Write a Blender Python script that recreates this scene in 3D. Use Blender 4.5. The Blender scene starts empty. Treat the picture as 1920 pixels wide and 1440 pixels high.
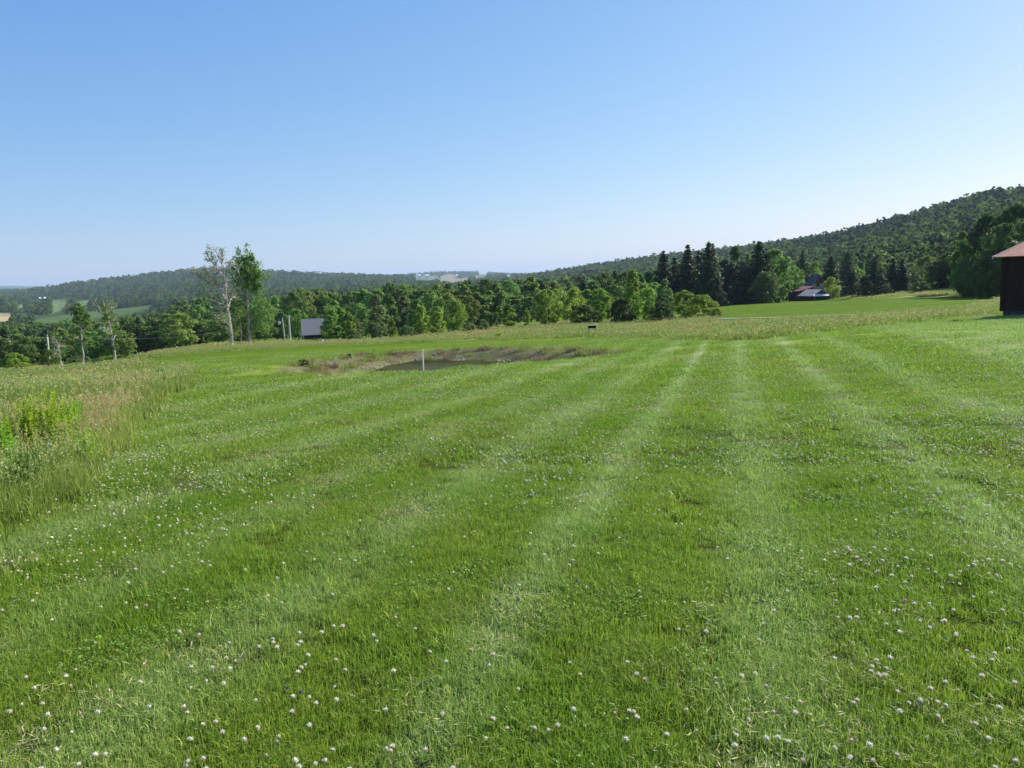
import bpy, math
import numpy as np
from mathutils import Matrix, Vector

C = bpy.context.scene.collection
scene = bpy.context.scene
rad = math.radians

# ------------------------------------------------------------------ camera, sky, sun, exposure
CAM = np.array([0.0, 0.0, 1.7])
F_PX = 1507.0
PITCH, ROLL = 7.56, 2.2
cam_data = bpy.data.cameras.new('camera')
cam_data.sensor_width = 36.0
cam_data.lens = F_PX / 1920 * 36
cam_data.clip_start = 0.05
cam_data.clip_end = 60000
cam = bpy.data.objects.new('camera', cam_data)
RM = Matrix.Rotation(rad(90 - PITCH), 3, 'X') @ Matrix.Rotation(rad(-ROLL), 3, 'Z')
cam.matrix_world = Matrix.Translation(Vector(CAM)) @ RM.to_4x4()
C.objects.link(cam)
scene.camera = cam

SUN_AZ, SUN_EL = 56.0, 31.5
world = bpy.data.worlds.new('World')
scene.world = world
world.use_nodes = True
wn = world.node_tree
wn.nodes.clear()
sky = wn.nodes.new('ShaderNodeTexSky')
sky.sky_type = 'NISHITA'
sky.sun_disc = False
sky.sun_elevation = rad(SUN_EL)
sky.sun_rotation = rad(SUN_AZ)
sky.altitude = 300
sky.air_density = 1.0
sky.dust_density = 0.6
sky.ozone_density = 2.2
bg = wn.nodes.new('ShaderNodeBackground')
bg.inputs['Strength'].default_value = 0.10
wo = wn.nodes.new('ShaderNodeOutputWorld')
# the camera's softer tone curve for the sky: each channel of the physical sky to a power
sep = wn.nodes.new('ShaderNodeSeparateColor')
comb = wn.nodes.new('ShaderNodeCombineColor')
wn.links.new(sky.outputs[0], sep.inputs[0])
for ch, (gam, gain) in enumerate(((.96, .116), (.71, .199), (.39, .451))):
    pw = wn.nodes.new('ShaderNodeMath')
    pw.operation = 'POWER'
    pw.inputs[1].default_value = gam
    ml = wn.nodes.new('ShaderNodeMath')
    ml.operation = 'MULTIPLY'
    ml.inputs[1].default_value = gain / (2 ** .8 * .1)
    wn.links.new(sep.outputs[ch], pw.inputs[0])
    wn.links.new(pw.outputs[0], ml.inputs[0])
    wn.links.new(ml.outputs[0], comb.inputs[ch])
wn.links.new(comb.outputs[0], bg.inputs['Color'])
wn.links.new(bg.outputs[0], wo.inputs['Surface'])

sd = bpy.data.lights.new('sun', 'SUN')
sd.energy = 5.0
sd.angle = rad(0.5)
sd.color = (1.0, 0.95, 0.87)
sun = bpy.data.objects.new('sun', sd)
to_sun = Vector((math.sin(rad(SUN_AZ)) * math.cos(rad(SUN_EL)), math.cos(rad(SUN_AZ)) * math.cos(rad(SUN_EL)), math.sin(rad(SUN_EL))))
sun.rotation_euler = to_sun.to_track_quat('Z', 'Y').to_euler()
sun.location = to_sun * 50
C.objects.link(sun)
scene.view_settings.view_transform = 'Standard'
scene.view_settings.look = 'None'
scene.view_settings.exposure = 0.8
scene.view_settings.gamma = 1.0
scene.cycles.max_bounces = 6
scene.cycles.diffuse_bounces = 3
scene.cycles.transmission_bounces = 3
scene.cycles.volume_bounces = 0
scene.cycles.transparent_max_bounces = 4
scene.cycles.use_denoising = True
scene.cycles.caustics_reflective = False
scene.cycles.caustics_refractive = False

# ------------------------------------------------------------------ picture <-> world
R3 = np.array(RM)


def ray(px, py):
    px = np.asarray(px, float)
    py = np.asarray(py, float)
    d = np.stack([(px - 960) / F_PX, -(py - 720) / F_PX, -np.ones_like(px + py)], -1) @ R3.T
    return d / np.hypot(d[..., 0], d[..., 1])[..., None]      # unit horizontal length


def at(px, py, D):
    return CAM + ray(px, py) * D


def project(x, y, z):
    p = (np.stack([x, y, z], -1) - CAM) @ R3
    zz = np.where(p[..., 2] < -1e-3, -p[..., 2], np.nan)
    return 960 + F_PX * p[..., 0] / zz, 720 - F_PX * p[..., 1] / zz


def inside(px, py, poly):
    px = np.nan_to_num(px, nan=1e6)
    py = np.nan_to_num(py, nan=1e6)
    r = np.zeros(px.shape, bool)
    n = len(poly)
    for i in range(n):
        x1, y1 = poly[i]
        x2, y2 = poly[(i + 1) % n]
        c = ((y1 > py) != (y2 > py)) & (px < (x2 - x1) * (py - y1) / ((y2 - y1) or 1e-9) + x1)
        r ^= c
    return r


def polydist(x, y, poly):
    d = np.full(np.shape(x), 1e9)
    n = len(poly)
    for i in range(n):
        a = poly[i]
        b = poly[(i + 1) % n]
        ab = b - a
        t = np.clip(((x - a[0]) * ab[0] + (y - a[1]) * ab[1]) / (ab @ ab), 0, 1)
        d = np.minimum(d, np.hypot(x - a[0] - t * ab[0], y - a[1] - t * ab[1]))
    return d


# value noise for placement and terrain
_rt = np.random.default_rng(11).random((256, 256))


def vnoise(x, y, seed=0):
    x = np.asarray(x) + seed * 37.7
    y = np.asarray(y) + seed * 91.3
    xi = np.floor(x).astype(int)
    yi = np.floor(y).astype(int)
    fx = x - xi
    fy = y - yi
    fx = fx * fx * (3 - 2 * fx)
    fy = fy * fy * (3 - 2 * fy)
    g = lambda a, b: _rt[a & 255, b & 255]
    return (g(xi, yi) * (1 - fx) + g(xi + 1, yi) * fx) * (1 - fy) + (g(xi, yi + 1) * (1 - fx) + g(xi + 1, yi + 1) * fx) * fy


def fnoise(x, y, seed=0, o=3):
    s = 0
    a = 1
    t = 0
    for k in range(o):
        s = s + a * vnoise(x * 2 ** k, y * 2 ** k, seed + k)
        t += a
        a *= .5
    return s / t


def sstep(a, b, x):
    t = np.clip((x - a) / (b - a), 0, 1)
    return t * t * (3 - 2 * t)


# ------------------------------------------------------------------ terrain heights
COLS = {   # picture column : near heights (5,10,20 m) and (distance, picture row) further out
    -700: (-.05, -.22, -.8, [(45, 735), (70, 728), (130, 722), (200, 714), (350, 684), (600, 652), (1000, 628), (2000, 602), (5000, 588), (7000, 592), (12000, 560), (16000, 572)]),
    0: (-.04, -.2, -.75, [(45, 706), (70, 700), (130, 694), (200, 688), (350, 655), (600, 628), (1000, 604), (1300, 592), (1700, 580), (2300, 571), (3500, 559), (5000, 547), (7000, 556), (12000, 533), (16000, 545)]),
    200: (-.04, -.2, -.75, [(45, 692), (70, 684), (110, 679), (200, 670), (350, 640), (600, 615), (1000, 596), (1300, 583), (1700, 570), (2300, 550), (3000, 531), (4000, 540), (7000, 552), (12000, 538), (16000, 545)]),
    300: (-.04, -.2, -.75, [(45, 680), (80, 664), (120, 660), (200, 655), (350, 630), (600, 605), (1000, 588), (1400, 574), (2000, 552), (3000, 519), (4000, 530), (7000, 545), (12000, 540), (16000, 545)]),
    400: (-.05, -.22, -.78, [(30, 700), (45, 674), (80, 654), (120, 646), (200, 640), (350, 615), (600, 595), (1000, 578), (1500, 560), (2200, 530), (3000, 509), (4000, 525), (7000, 540), (16000, 540)]),
    550: (-.05, -.22, -.8, [(30, 690), (38, 675), (48, 663), (70, 650), (110, 642), (200, 638), (350, 610), (600, 590), (1000, 572), (1500, 558), (2200, 535), (3000, 517), (4000, 525), (7000, 540), (16000, 540)]),
    720: (-.05, -.22, -.78, [(24, 698), (46, 657), (64, 645), (90, 638), (150, 635), (220, 622), (400, 590), (700, 570), (1200, 555), (2000, 535), (3000, 524), (4000, 527), (5500, 520), (7000, 532), (16000, 535)]),
    850: (-.05, -.22, -.76, [(24, 692), (46, 650), (64, 635), (90, 626), (150, 622), (220, 612), (400, 585), (700, 565), (1200, 550), (2000, 540), (3000, 531), (4300, 527), (4700, 520), (5600, 510), (7000, 524), (16000, 530)]),
    950: (-.05, -.22, -.74, [(24, 688), (46, 645), (64, 628), (90, 617), (130, 612), (220, 600), (400, 575), (700, 555), (1200, 545), (2000, 536), (3000, 526), (5500, 515), (7000, 524), (16000, 528)]),
    1050: (-.05, -.22, -.74, [(24, 685), (44, 645), (60, 626), (90, 610), (130, 605), (220, 592), (400, 570), (700, 552), (1200, 535), (1800, 518), (2500, 520), (5500, 522), (16000, 525)]),
    1200: (-.05, -.22, -.72, [(30, 664), (35, 650), (45, 632), (65, 616), (100, 604), (140, 598), (220, 585), (400, 560), (700, 538), (1200, 512), (1700, 493), (2200, 500), (16000, 515)]),
    1380: (-.05, -.2, -.66, [(30, 644), (35, 637), (45, 622), (65, 602), (100, 586), (150, 577), (220, 569), (300, 560), (450, 545), (700, 520), (1100, 488), (1500, 474), (2000, 482), (16000, 508)]),
    1550: (-.04, -.17, -.55, [(30, 632), (35, 624), (45, 610), (65, 592), (100, 578), (150, 570), (215, 565), (300, 555), (450, 530), (700, 492), (900, 468), (1200, 453), (1600, 462), (16000, 500)]),
    1700: (-.03, -.14, -.45, [(30, 622), (35, 614), (45, 600), (65, 583), (100, 568), (150, 556), (190, 547), (250, 538), (400, 508), (700, 448), (1000, 416), (1300, 425), (16000, 495)]),
    1850: (-.02, -.1, -.35, [(30, 612), (38, 599), (45, 591), (65, 576), (100, 565), (150, 556), (200, 540), (400, 480), (700, 408), (950, 377), (1300, 388), (16000, 490)]),
    2500: (0, -.05, -.2, [(30, 592), (38, 580), (65, 556), (100, 545), (150, 535), (200, 515), (400, 440), (700, 365), (950, 332), (1300, 345), (16000, 470)]),
}
S_GRID = np.linspace(math.log(.4), math.log(17000), 900)
_az, _zc = [], []
for px, (z5, z10, z20, pts) in COLS.items():
    _az.append(math.atan2(*ray(px, 600)[:2]))
    Ds = [.3, 2, 5, 10, 20]
    zs = [0, 0, z5, z10, z20]
    for D, py in pts:
        Ds.append(D)
        zs.append(float(at(px, py, D)[2]))
    s = np.log(Ds)
    tz = (np.array(zs) - 1.7) / np.array(Ds)
    zf = np.where(S_GRID < math.log(12), np.interp(S_GRID, s, zs), 1.7 + np.interp(S_GRID, s, tz) * np.exp(S_GRID))
    k = np.exp(-.5 * (np.arange(-14, 15) / 5.0) ** 2)
    k /= k.sum()
    zp = np.pad(zf, 14, mode='edge')
    _zc.append(np.convolve(zp, k, 'valid'))
_az += [rad(110), rad(180)]
back = np.interp(np.exp(S_GRID), [0, 50, 400, 17000], [0, 1.0, 12, 40])
_zc += [back, back]
_az = [rad(-180), rad(-110)] + _az
_zc = [back, back] + _zc
_az = np.array(_az)
_zc = np.array(_zc)
A_GRID = np.linspace(-math.pi, math.pi, 2161)
ZG = np.empty((len(A_GRID), len(S_GRID)))
for j in range(len(S_GRID)):
    ZG[:, j] = np.interp(A_GRID, _az, _zc[:, j])
k = np.exp(-.5 * (np.arange(-15, 16) / 6.0) ** 2)
k /= k.sum()
ZG = np.apply_along_axis(lambda c: np.convolve(np.pad(c, 15, mode='wrap'), k, 'valid'), 0, ZG)


def base_z(x, y):
    x = np.asarray(x, float)
    y = np.asarray(y, float)
    r = np.maximum(np.hypot(x, y), .41)
    a = (np.arctan2(x, y) + math.pi) / (2 * math.pi) * (len(A_GRID) - 1)
    s = (np.log(r) - S_GRID[0]) / (S_GRID[1] - S_GRID[0])
    s = np.clip(s, 0, len(S_GRID) - 1.001)
    a = np.clip(a, 0, len(A_GRID) - 1.001)
    ai = a.astype(int)
    si = s.astype(int)
    fa = a - ai
    fs = s - si
    return (ZG[ai, si] * (1 - fa) + ZG[ai + 1, si] * fa) * (1 - fs) + (ZG[ai, si + 1] * (1 - fa) + ZG[ai + 1, si + 1] * fa) * fs


def hit(px, py, zf=None):
    """where the view ray meets the ground"""
    zf = zf or base_z
    r = ray(px, py)
    D = np.exp(np.linspace(math.log(1.5), math.log(12000), 1500))
    p = CAM + r * D[:, None]
    below = np.nonzero(p[:, 2] < zf(p[:, 0], p[:, 1]))[0]
    i = below[0] if len(below) else len(D) - 1
    return p[i]


POND_PX = [(478, 700), (600, 705), (700, 701), (800, 696), (900, 689), (1000, 681), (1100, 672), (1180, 665), (1240, 656), (1150, 652), (1050, 650), (950, 650), (850, 653), (750, 658), (680, 663), (620, 669), (560, 676), (488, 689)]
POND = np.array([hit(*p)[:2] for p in POND_PX])
WATER_Z = -2.38


def in_world_poly(x, y, poly):
    return inside(x, y, [tuple(p) for p in poly])


def pond_depth(x, y):
    d = polydist(x, y, POND)
    ins = in_world_poly(x, y, POND)
    far = sstep(30, 38, np.hypot(x, y))
    return np.where(ins, sstep(0, 2.2 + 3.3 * far, d), 0.0), np.where(ins, d, -d)


def ground_z(x, y):
    x = np.asarray(x, float)
    y = np.asarray(y, float)
    z = base_z(x, y)
    r = np.hypot(x, y)
    z = z + (fnoise(x / 2.7, y / 2.7, 3) - .5) * .07 * sstep(2, 8, r) + (fnoise(x / 14, y / 14, 5) - .5) * .5 * sstep(60, 140, r)
    z = z + (fnoise(x / 90, y / 90, 7) - .5) * 9 * sstep(300, 1200, r) + (fnoise(x / 420, y / 420, 8) - .5) * 22 * sstep(1500, 5000, r)
    dd, _ = pond_depth(x, y)
    return z + dd * (np.minimum(z, WATER_Z - .5 - (fnoise(x / 1.3, y / 1.3, 9) - .5) * .5) - z)


# zones, drawn as outlines of the mown and unmown land
MEADOW_LEFT = [(-1500, 2600), (-500, 1420), (-300, 1200), (0, 1015), (60, 965), (140, 930), (190, 880), (220, 830), (262, 780), (315, 745), (366, 724), (378, 710), (340, 698), (300, 691), (262, 678), (200, 686), (120, 691), (0, 698), (-1500, 740)]
MEADOW_BAND = [(262, 671), (330, 666), (400, 660), (500, 655), (600, 650), (700, 645), (800, 641), (900, 637), (1000, 635), (1100, 633), (1200, 634), (1300, 637), (1380, 640), (1430, 636), (1500, 626), (1600, 616), (1700, 606), (1800, 596), (1880, 587), (2600, 560), (2600, 535), (1880, 560), (1800, 580), (1650, 590), (1500, 598), (1380, 601), (1345, 604), (1345, 590), (1200, 590), (1000, 598), (850, 610), (700, 622), (560, 634), (450, 637), (350, 648), (262, 660)]
MEADOW_SLOPE = [(1590, 561), (1630, 552), (1780, 528), (1840, 532), (1840, 556), (1700, 558)]


def is_meadow(x, y, z=None):
    z = ground_z(x, y) if z is None else z
    r = np.hypot(x, y)
    px, py = project(x, y, z)
    w = (vnoise(x / 1.1, y / 1.1, 21) - .5) * 10
    L = inside(px + w, py + w * .5, MEADOW_LEFT) & (r < 95)
    B = inside(px + w, py + w * .15, MEADOW_BAND) & (r > 25) & (r < 130)
    S = inside(px, py, MEADOW_SLOPE) & (r > 100) & (r < 260)
    return L | B | S


# ------------------------------------------------------------------ helpers: objects
def tag(o, label=None, cat=None, group=None, kind=None):
    if label:
        o['label'] = label
    if cat:
        o['category'] = cat
    if group:
        o['group'] = group
    if kind:
        o['kind'] = kind
    return o


def empty(name, loc, rz=0, **k):
    o = bpy.data.objects.new(name, None)
    o.location = loc
    o.rotation_euler = (0, 0, rz)
    o.empty_display_size = .3
    C.objects.link(o)
    return tag(o, **k)


class MB:
    """collects shapes into one mesh"""

    def __init__(s):
        s.v, s.f3, s.f4, s.m3, s.m4, s.n = [], [], [], [], [], 0

    def add(s, v, f, mi=0):
        v = np.asarray(v, float).reshape(-1, 3)
        f = np.asarray(f, int)
        if f.shape[1] == 4:
            s.f4.append(f + s.n)
            s.m4.append(np.full(len(f), mi))
        else:
            s.f3.append(f + s.n)
            s.m3.append(np.full(len(f), mi))
        s.v.append(v)
        s.n += len(v)

    def box(s, c, size, mi=0, rz=0.0, taper=1.0):
        c = np.array(c, float)
        h = np.array(size, float) / 2
        P = []
        for dz in (-1, 1):
            t = 1 if dz < 0 else taper
            for dx, dy in ((-1, -1), (1, -1), (1, 1), (-1, 1)):
                P.append([dx * h[0] * t, dy * h[1] * t, dz * h[2]])
        P = np.array(P)
        cr, sr = math.cos(rz), math.sin(rz)
        P = np.stack([P[:, 0] * cr - P[:, 1] * sr, P[:, 0] * sr + P[:, 1] * cr, P[:, 2]], -1) + c
        s.add(P, [[0, 3, 2, 1], [4, 5, 6, 7], [0, 1, 5, 4], [1, 2, 6, 5], [2, 3, 7, 6], [3, 0, 4, 7]], mi)

    def prism(s, poly, off, mi=0):
        """closed solid: polygon of 3-D points pushed along off"""
        a = np.array(poly, float)
        n = len(a)
        v = np.vstack([a, a + np.array(off, float)])
        s.add(v, [[i, (i + 1) % n, (i + 1) % n + n, i + n] for i in range(n)], mi)
        for base, flip in ((0, True), (n, False)):
            f = [[base, base + i, base + i + 1] for i in range(1, n - 1)]
            if flip:
                f = [q[::-1] for q in f]
            s.f3.append(np.array(f) + s.n - 2 * n)
            s.m3.append(np.full(len(f), mi))

    def tube(s, pts, radii, seg=6, mi=0, cap=True):
        pts = np.array(pts, float)
        radii = np.broadcast_to(np.array(radii, float), (len(pts),))
        t = np.gradient(pts, axis=0)
        t /= np.linalg.norm(t, axis=1)[:, None] + 1e-9
        ref = np.array([0.3, 1, 0.1]) if abs(t[0][2]) > .5 else np.array([0, 0, 1.0])
        a = np.cross(t, ref)
        a /= np.linalg.norm(a, axis=1)[:, None] + 1e-9
        b = np.cross(t, a)
        an = np.linspace(0, 2 * math.pi, seg, endpoint=False)
        v = pts[:, None] + radii[:, None, None] * (np.cos(an)[None, :, None] * a[:, None] + np.sin(an)[None, :, None] * b[:, None])
        n = len(pts)
        i = np.arange(n - 1)[:, None] * seg
        j = np.arange(seg)[None]
        jn = (j + 1) % seg
        f = np.stack([i + j, i + jn, i + seg + jn, i + seg + j], -1).reshape(-1, 4)
        s.add(v.reshape(-1, 3), f, mi)
        if cap:
            s.add(v[-1], [[0, q, q + 1] for q in range(1, seg - 1)], mi)
            s.add(v[0], [[0, q + 1, q] for q in range(1, seg - 1)], mi)

    def data(s, name, mats, smooth=False):
        V = np.vstack(s.v).astype(np.float32)
        f4 = np.vstack(s.f4) if s.f4 else np.zeros((0, 4), int)
        f3 = np.vstack(s.f3) if s.f3 else np.zeros((0, 3), int)
        m = np.concatenate((s.m4 or [np.zeros(0)]) + (s.m3 or [np.zeros(0)]))
        return np_mesh(name, V, f4, f3, mats, m, smooth)

    def build(s, name, mats, parent=None, smooth=False, loc=None):
        me = s.data(name, mats, smooth)
        o = bpy.data.objects.new(name, me)
        C.objects.link(o)
        if parent:
            o.parent = parent
        if loc is not None:
            o.location = loc
        return o


def np_mesh(name, V, f4, f3, mats, mi=None, smooth=False):
    me = bpy.data.meshes.new(name)
    n4, n3 = len(f4), len(f3)
    me.vertices.add(len(V))
    me.vertices.foreach_set('co', np.ascontiguousarray(V, np.float32).ravel())
    me.loops.add(n4 * 4 + n3 * 3)
    me.loops.foreach_set('vertex_index', np.concatenate([np.ravel(f4), np.ravel(f3)]).astype(np.int32))
    me.polygons.add(n4 + n3)
    st = np.concatenate([np.arange(n4) * 4, n4 * 4 + np.arange(n3) * 3]).astype(np.int32)
    me.polygons.foreach_set('loop_start', st)
    if mats is not None:
        for m in (mats if isinstance(mats, (list, tuple)) else [mats]):
            me.materials.append(m)
    if mi is not None and len(mi):
        me.polygons.foreach_set('material_index', np.asarray(mi, np.int32))
    me.polygons.foreach_set('use_smooth', np.full(n4 + n3, bool(smooth)))
    me.update(calc_edges=True)
    return me


# ------------------------------------------------------------------ helpers: materials
class NT:
    def __init__(s, name):
        s.mat = bpy.data.materials.new(name)
        s.mat.use_nodes = True
        s.t = s.mat.node_tree
        s.t.nodes.clear()
        s.out = s.t.nodes.new('ShaderNodeOutputMaterial')

    def n(s, typ, props=None, **ins):
        nd = s.t.nodes.new(typ)
        for k, v in (props or {}).items():
            setattr(nd, k, v)
        for k, v in ins.items():
            key = int(k[1:]) if k[0] == 'i' and k[1:].isdigit() else k
            s.set(nd.inputs[key], v)
        return nd

    def set(s, sock, v):
        if isinstance(v, bpy.types.NodeSocket):
            s.t.links.new(v, sock)
        elif isinstance(v, (tuple, list)) and len(v) == 3 and sock.type == 'RGBA':
            sock.default_value = (*v, 1)
        else:
            sock.default_value = v

    def math(s, op, a, b=None, c=None, clamp=False):
        nd = s.n('ShaderNodeMath', {'operation': op, 'use_clamp': clamp}, i0=a)
        if b is not None:
            s.set(nd.inputs[1], b)
        if c is not None:
            s.set(nd.inputs[2], c)
        return nd.outputs[0]

    def mix(s, f, a, b, mode='MIX'):
        nd = s.n('ShaderNodeMix', {'data_type': 'RGBA', 'blend_type': mode, 'clamp_factor': True})
        s.set(nd.inputs[0], f)
        s.set(nd.inputs[6], a)
        s.set(nd.inputs[7], b)
        return nd.outputs[2]

    def noise(s, vec, scale, detail=3, rough=.55, lo=.3, hi=.7):
        nd = s.n('ShaderNodeTexNoise', {}, Scale=scale, Detail=detail, Roughness=rough)
        s.set(nd.inputs['Vector'], vec)
        return s.rng(nd.outputs[0], lo, hi)

    def rng(s, v, lo, hi, a=0.0, b=1.0):
        nd = s.n('ShaderNodeMapRange', {'clamp': True}, i0=v, i1=lo, i2=hi, i3=a, i4=b)
        return nd.outputs[0]

    def ramp(s, v, stops):
        nd = s.n('ShaderNodeValToRGB', {}, i0=v)
        cr = nd.color_ramp
        for i, (p, c) in enumerate(stops):
            e = cr.elements[i] if i < 2 else cr.elements.new(p)
            e.position = p
            e.color = (*c, 1) if isinstance(c, (tuple, list)) else (c, c, c, 1)
        return nd.outputs[0]

    def pos(s):
        return s.n('ShaderNodeNewGeometry').outputs['Position']

    def leaf(s, col, trans=.35, rough=.55, spec=.25, tcol=None):
        p = s.n('ShaderNodeBsdfPrincipled', {}, Roughness=rough)
        s.set(p.inputs['Base Color'], col)
        s.set(p.inputs['Specular IOR Level'], spec)
        t = s.n('ShaderNodeBsdfTranslucent')
        s.set(t.inputs[0], tcol if tcol is not None else col)
        m = s.n('ShaderNodeMixShader', {}, i0=trans)
        s.t.links.new(p.outputs[0], m.inputs[1])
        s.t.links.new(t.outputs[0], m.inputs[2])
        s.t.links.new(m.outputs[0], s.out.inputs['Surface'])
        return s.mat

    def solid(s, col, rough=.7, metal=0.0, spec=.3, bump=None, bdist=.02):
        p = s.n('ShaderNodeBsdfPrincipled', {}, Roughness=rough, Metallic=metal)
        s.set(p.inputs['Base Color'], col)
        s.set(p.inputs['Specular IOR Level'], spec)
        if bump is not None:
            b = s.n('ShaderNodeBump', {}, Distance=bdist, Height=bump)
            s.t.links.new(b.outputs[0], p.inputs['Normal'])
        s.t.links.new(p.outputs[0], s.out.inputs['Surface'])
        return s.mat


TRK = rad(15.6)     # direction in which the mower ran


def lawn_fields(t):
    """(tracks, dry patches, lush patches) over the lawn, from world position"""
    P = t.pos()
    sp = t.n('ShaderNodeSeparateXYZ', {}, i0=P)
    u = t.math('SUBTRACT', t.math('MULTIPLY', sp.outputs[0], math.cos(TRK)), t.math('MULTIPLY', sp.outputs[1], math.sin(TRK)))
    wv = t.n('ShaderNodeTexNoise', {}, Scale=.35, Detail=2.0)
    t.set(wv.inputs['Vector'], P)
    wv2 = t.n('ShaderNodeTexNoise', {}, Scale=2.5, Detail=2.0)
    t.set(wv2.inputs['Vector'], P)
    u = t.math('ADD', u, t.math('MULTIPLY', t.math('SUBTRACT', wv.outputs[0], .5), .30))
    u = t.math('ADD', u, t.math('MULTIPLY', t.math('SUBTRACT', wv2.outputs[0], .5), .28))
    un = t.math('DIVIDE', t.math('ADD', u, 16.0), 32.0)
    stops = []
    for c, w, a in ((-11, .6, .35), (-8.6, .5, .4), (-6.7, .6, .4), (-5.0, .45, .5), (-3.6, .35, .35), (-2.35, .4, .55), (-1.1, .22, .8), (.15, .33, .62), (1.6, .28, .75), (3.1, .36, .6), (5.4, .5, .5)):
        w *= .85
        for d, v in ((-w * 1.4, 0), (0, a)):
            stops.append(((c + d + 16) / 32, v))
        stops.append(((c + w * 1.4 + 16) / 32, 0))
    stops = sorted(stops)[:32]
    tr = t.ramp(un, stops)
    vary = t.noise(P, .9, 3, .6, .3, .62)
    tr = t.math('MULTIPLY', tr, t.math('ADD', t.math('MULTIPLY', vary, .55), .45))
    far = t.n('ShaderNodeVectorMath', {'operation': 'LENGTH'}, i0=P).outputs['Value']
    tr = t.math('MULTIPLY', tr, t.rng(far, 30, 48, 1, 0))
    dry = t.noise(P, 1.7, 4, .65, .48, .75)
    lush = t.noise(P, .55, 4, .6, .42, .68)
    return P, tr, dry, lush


def lawn_colour(t, rnd=None):
    P, tr, dry, lush = lawn_fields(t)
    a = t.mix(lush, (.295, .385, .058), (.190, .320, .032))
    a = t.mix(t.math('MULTIPLY', dry, .5), a, (.25, .27, .09))
    a = t.mix(t.math('MULTIPLY', tr, 1.0), a, (.56, .66, .32))  # sheen and pale undersides of mower-bent grass, put into the colour
    if rnd is not None:
        b = t.ramp(rnd, [(0, (.42, .52, .34)), (.35, (.78, .86, .65)), (.8, (1.12, 1.1, 1.0)), (.94, (1.45, 1.35, 1.2)), (1, (2.2, 1.7, 1.5))])
        a = t.mix(1.0, a, b, 'MULTIPLY')
    return P, a


t = NT('mown_grass_blades')
g = t.n('ShaderNodeNewGeometry')
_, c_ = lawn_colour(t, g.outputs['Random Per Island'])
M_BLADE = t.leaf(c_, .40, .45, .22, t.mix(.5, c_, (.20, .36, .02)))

t = NT('clover_leaf')
g = t.n('ShaderNodeNewGeometry')
c_ = t.mix(g.outputs['Random Per Island'], (.15, .27, .03), (.26, .39, .05))
M_CLOVER = t.leaf(c_, .3, .5, .3)

t = NT('clover_petal_white')
g = t.n('ShaderNodeNewGeometry')
M_PETAL = t.leaf(t.mix(g.outputs['Random Per Island'], (.90, .88, .72), (.76, .78, .56)), .25, .6, .2)
t = NT('clover_petal_faded')
g = t.n('ShaderNodeNewGeometry')
M_PETAL2 = t.leaf(t.mix(g.outputs['Random Per Island'], (.42, .17, .12), (.62, .42, .34)), .25, .7, .2)
t = NT('clover_stem')
M_STEM = t.leaf((.12, .2, .05), .2)
t = NT('purple_petal')
M_PURPLE = t.leaf((.20, .10, .35), .3)

t = NT('meadow_grass_leaf')
g = t.n('ShaderNodeNewGeometry')
P = g.outputs['Position']
c_ = t.mix(t.noise(P, .25, 3, .6, .38, .62), (.215, .315, .047), (.30, .37, .078))
c_ = t.mix(1.0, c_, t.ramp(g.outputs['Random Per Island'], [(0, .55), (.6, 1.0), (.9, (1.3, 1.2, 1.1)), (1, (1.8, 1.5, 1.5))]), 'MULTIPLY')
M_MLEAF = t.leaf(c_, .38, .5, .3)
t = NT('meadow_seed_head')
g = t.n('ShaderNodeNewGeometry')
P = g.outputs['Position']
c_ = t.mix(t.noise(P, .22, 3, .6, .46, .64), (.38, .44, .15), (.58, .40, .21))
c_ = t.mix(1.0, c_, t.ramp(g.outputs['Random Per Island'], [(0, .7), (1, 1.3)]), 'MULTIPLY')
M_SEED = t.leaf(c_, .4, .7, .1)


def foliage(name, dark, light, trans=.32, spec=.25, rough=.55, objvar=.35):
    t = NT(name)
    g = t.n('ShaderNodeNewGeometry')
    oi = t.n('ShaderNodeObjectInfo')
    c = t.mix(g.outputs['Random Per Island'], dark, light)
    b = t.rng(oi.outputs['Random'], 0, 1, 1 - objvar, 1 + objvar)
    hue = t.n('ShaderNodeHueSaturation', {}, Saturation=1.0, Value=b)
    r2 = t.math('FRACT', t.math('MULTIPLY', oi.outputs['Random'], 7.31))
    t.set(hue.inputs['Hue'], t.rng(r2, 0, 1, .48, .52))
    t.set(hue.inputs['Color'], c)
    return t.leaf(hue.outputs[0], trans, rough, spec)


M_LEAF = foliage('broadleaf_foliage', (.11, .195, .038), (.265, .37, .065), .42)
M_LEAFL = foliage('young_foliage', (.14, .235, .034), (.30, .42, .055), .5, objvar=.18)
M_LEAFD = foliage('shaded_foliage', (.050, .095, .022), (.125, .185, .040), .38)  # darker copy of the broadleaf leaves: backlit shade put into the colour
M_LEAFG = foliage('grey_green_foliage', (.10, .16, .05), (.20, .27, .09), .45, objvar=.2)
M_LEAFY = foliage('yellow_green_foliage', (.13, .20, .022), (.28, .35, .04), .45, objvar=.1)
M_SPRUCE = foliage('spruce_needles', (.030, .058, .022), (.078, .120, .042), .25, .2, .6)
M_FAR = foliage('far_wood_foliage', (.075, .135, .034), (.18, .25, .060), .47, .1, .7, .5)
M_FARC = foliage('far_conifer_foliage', (.034, .062, .028), (.070, .110, .045), .25, .1, .7, .3)


def bark(name, a, b, scale=6):
    t = NT(name)
    tc = t.n('ShaderNodeTexCoord').outputs['Object']
    mp = t.n('ShaderNodeMapping', {}, i0=tc)
    mp.inputs['Scale'].default_value = (1, 1, .35)
    nz = t.noise(mp.outputs[0], scale, 5, .65, .35, .65)
    return t.solid(t.mix(nz, a, b), .85, bump=nz, bdist=.02)


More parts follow.
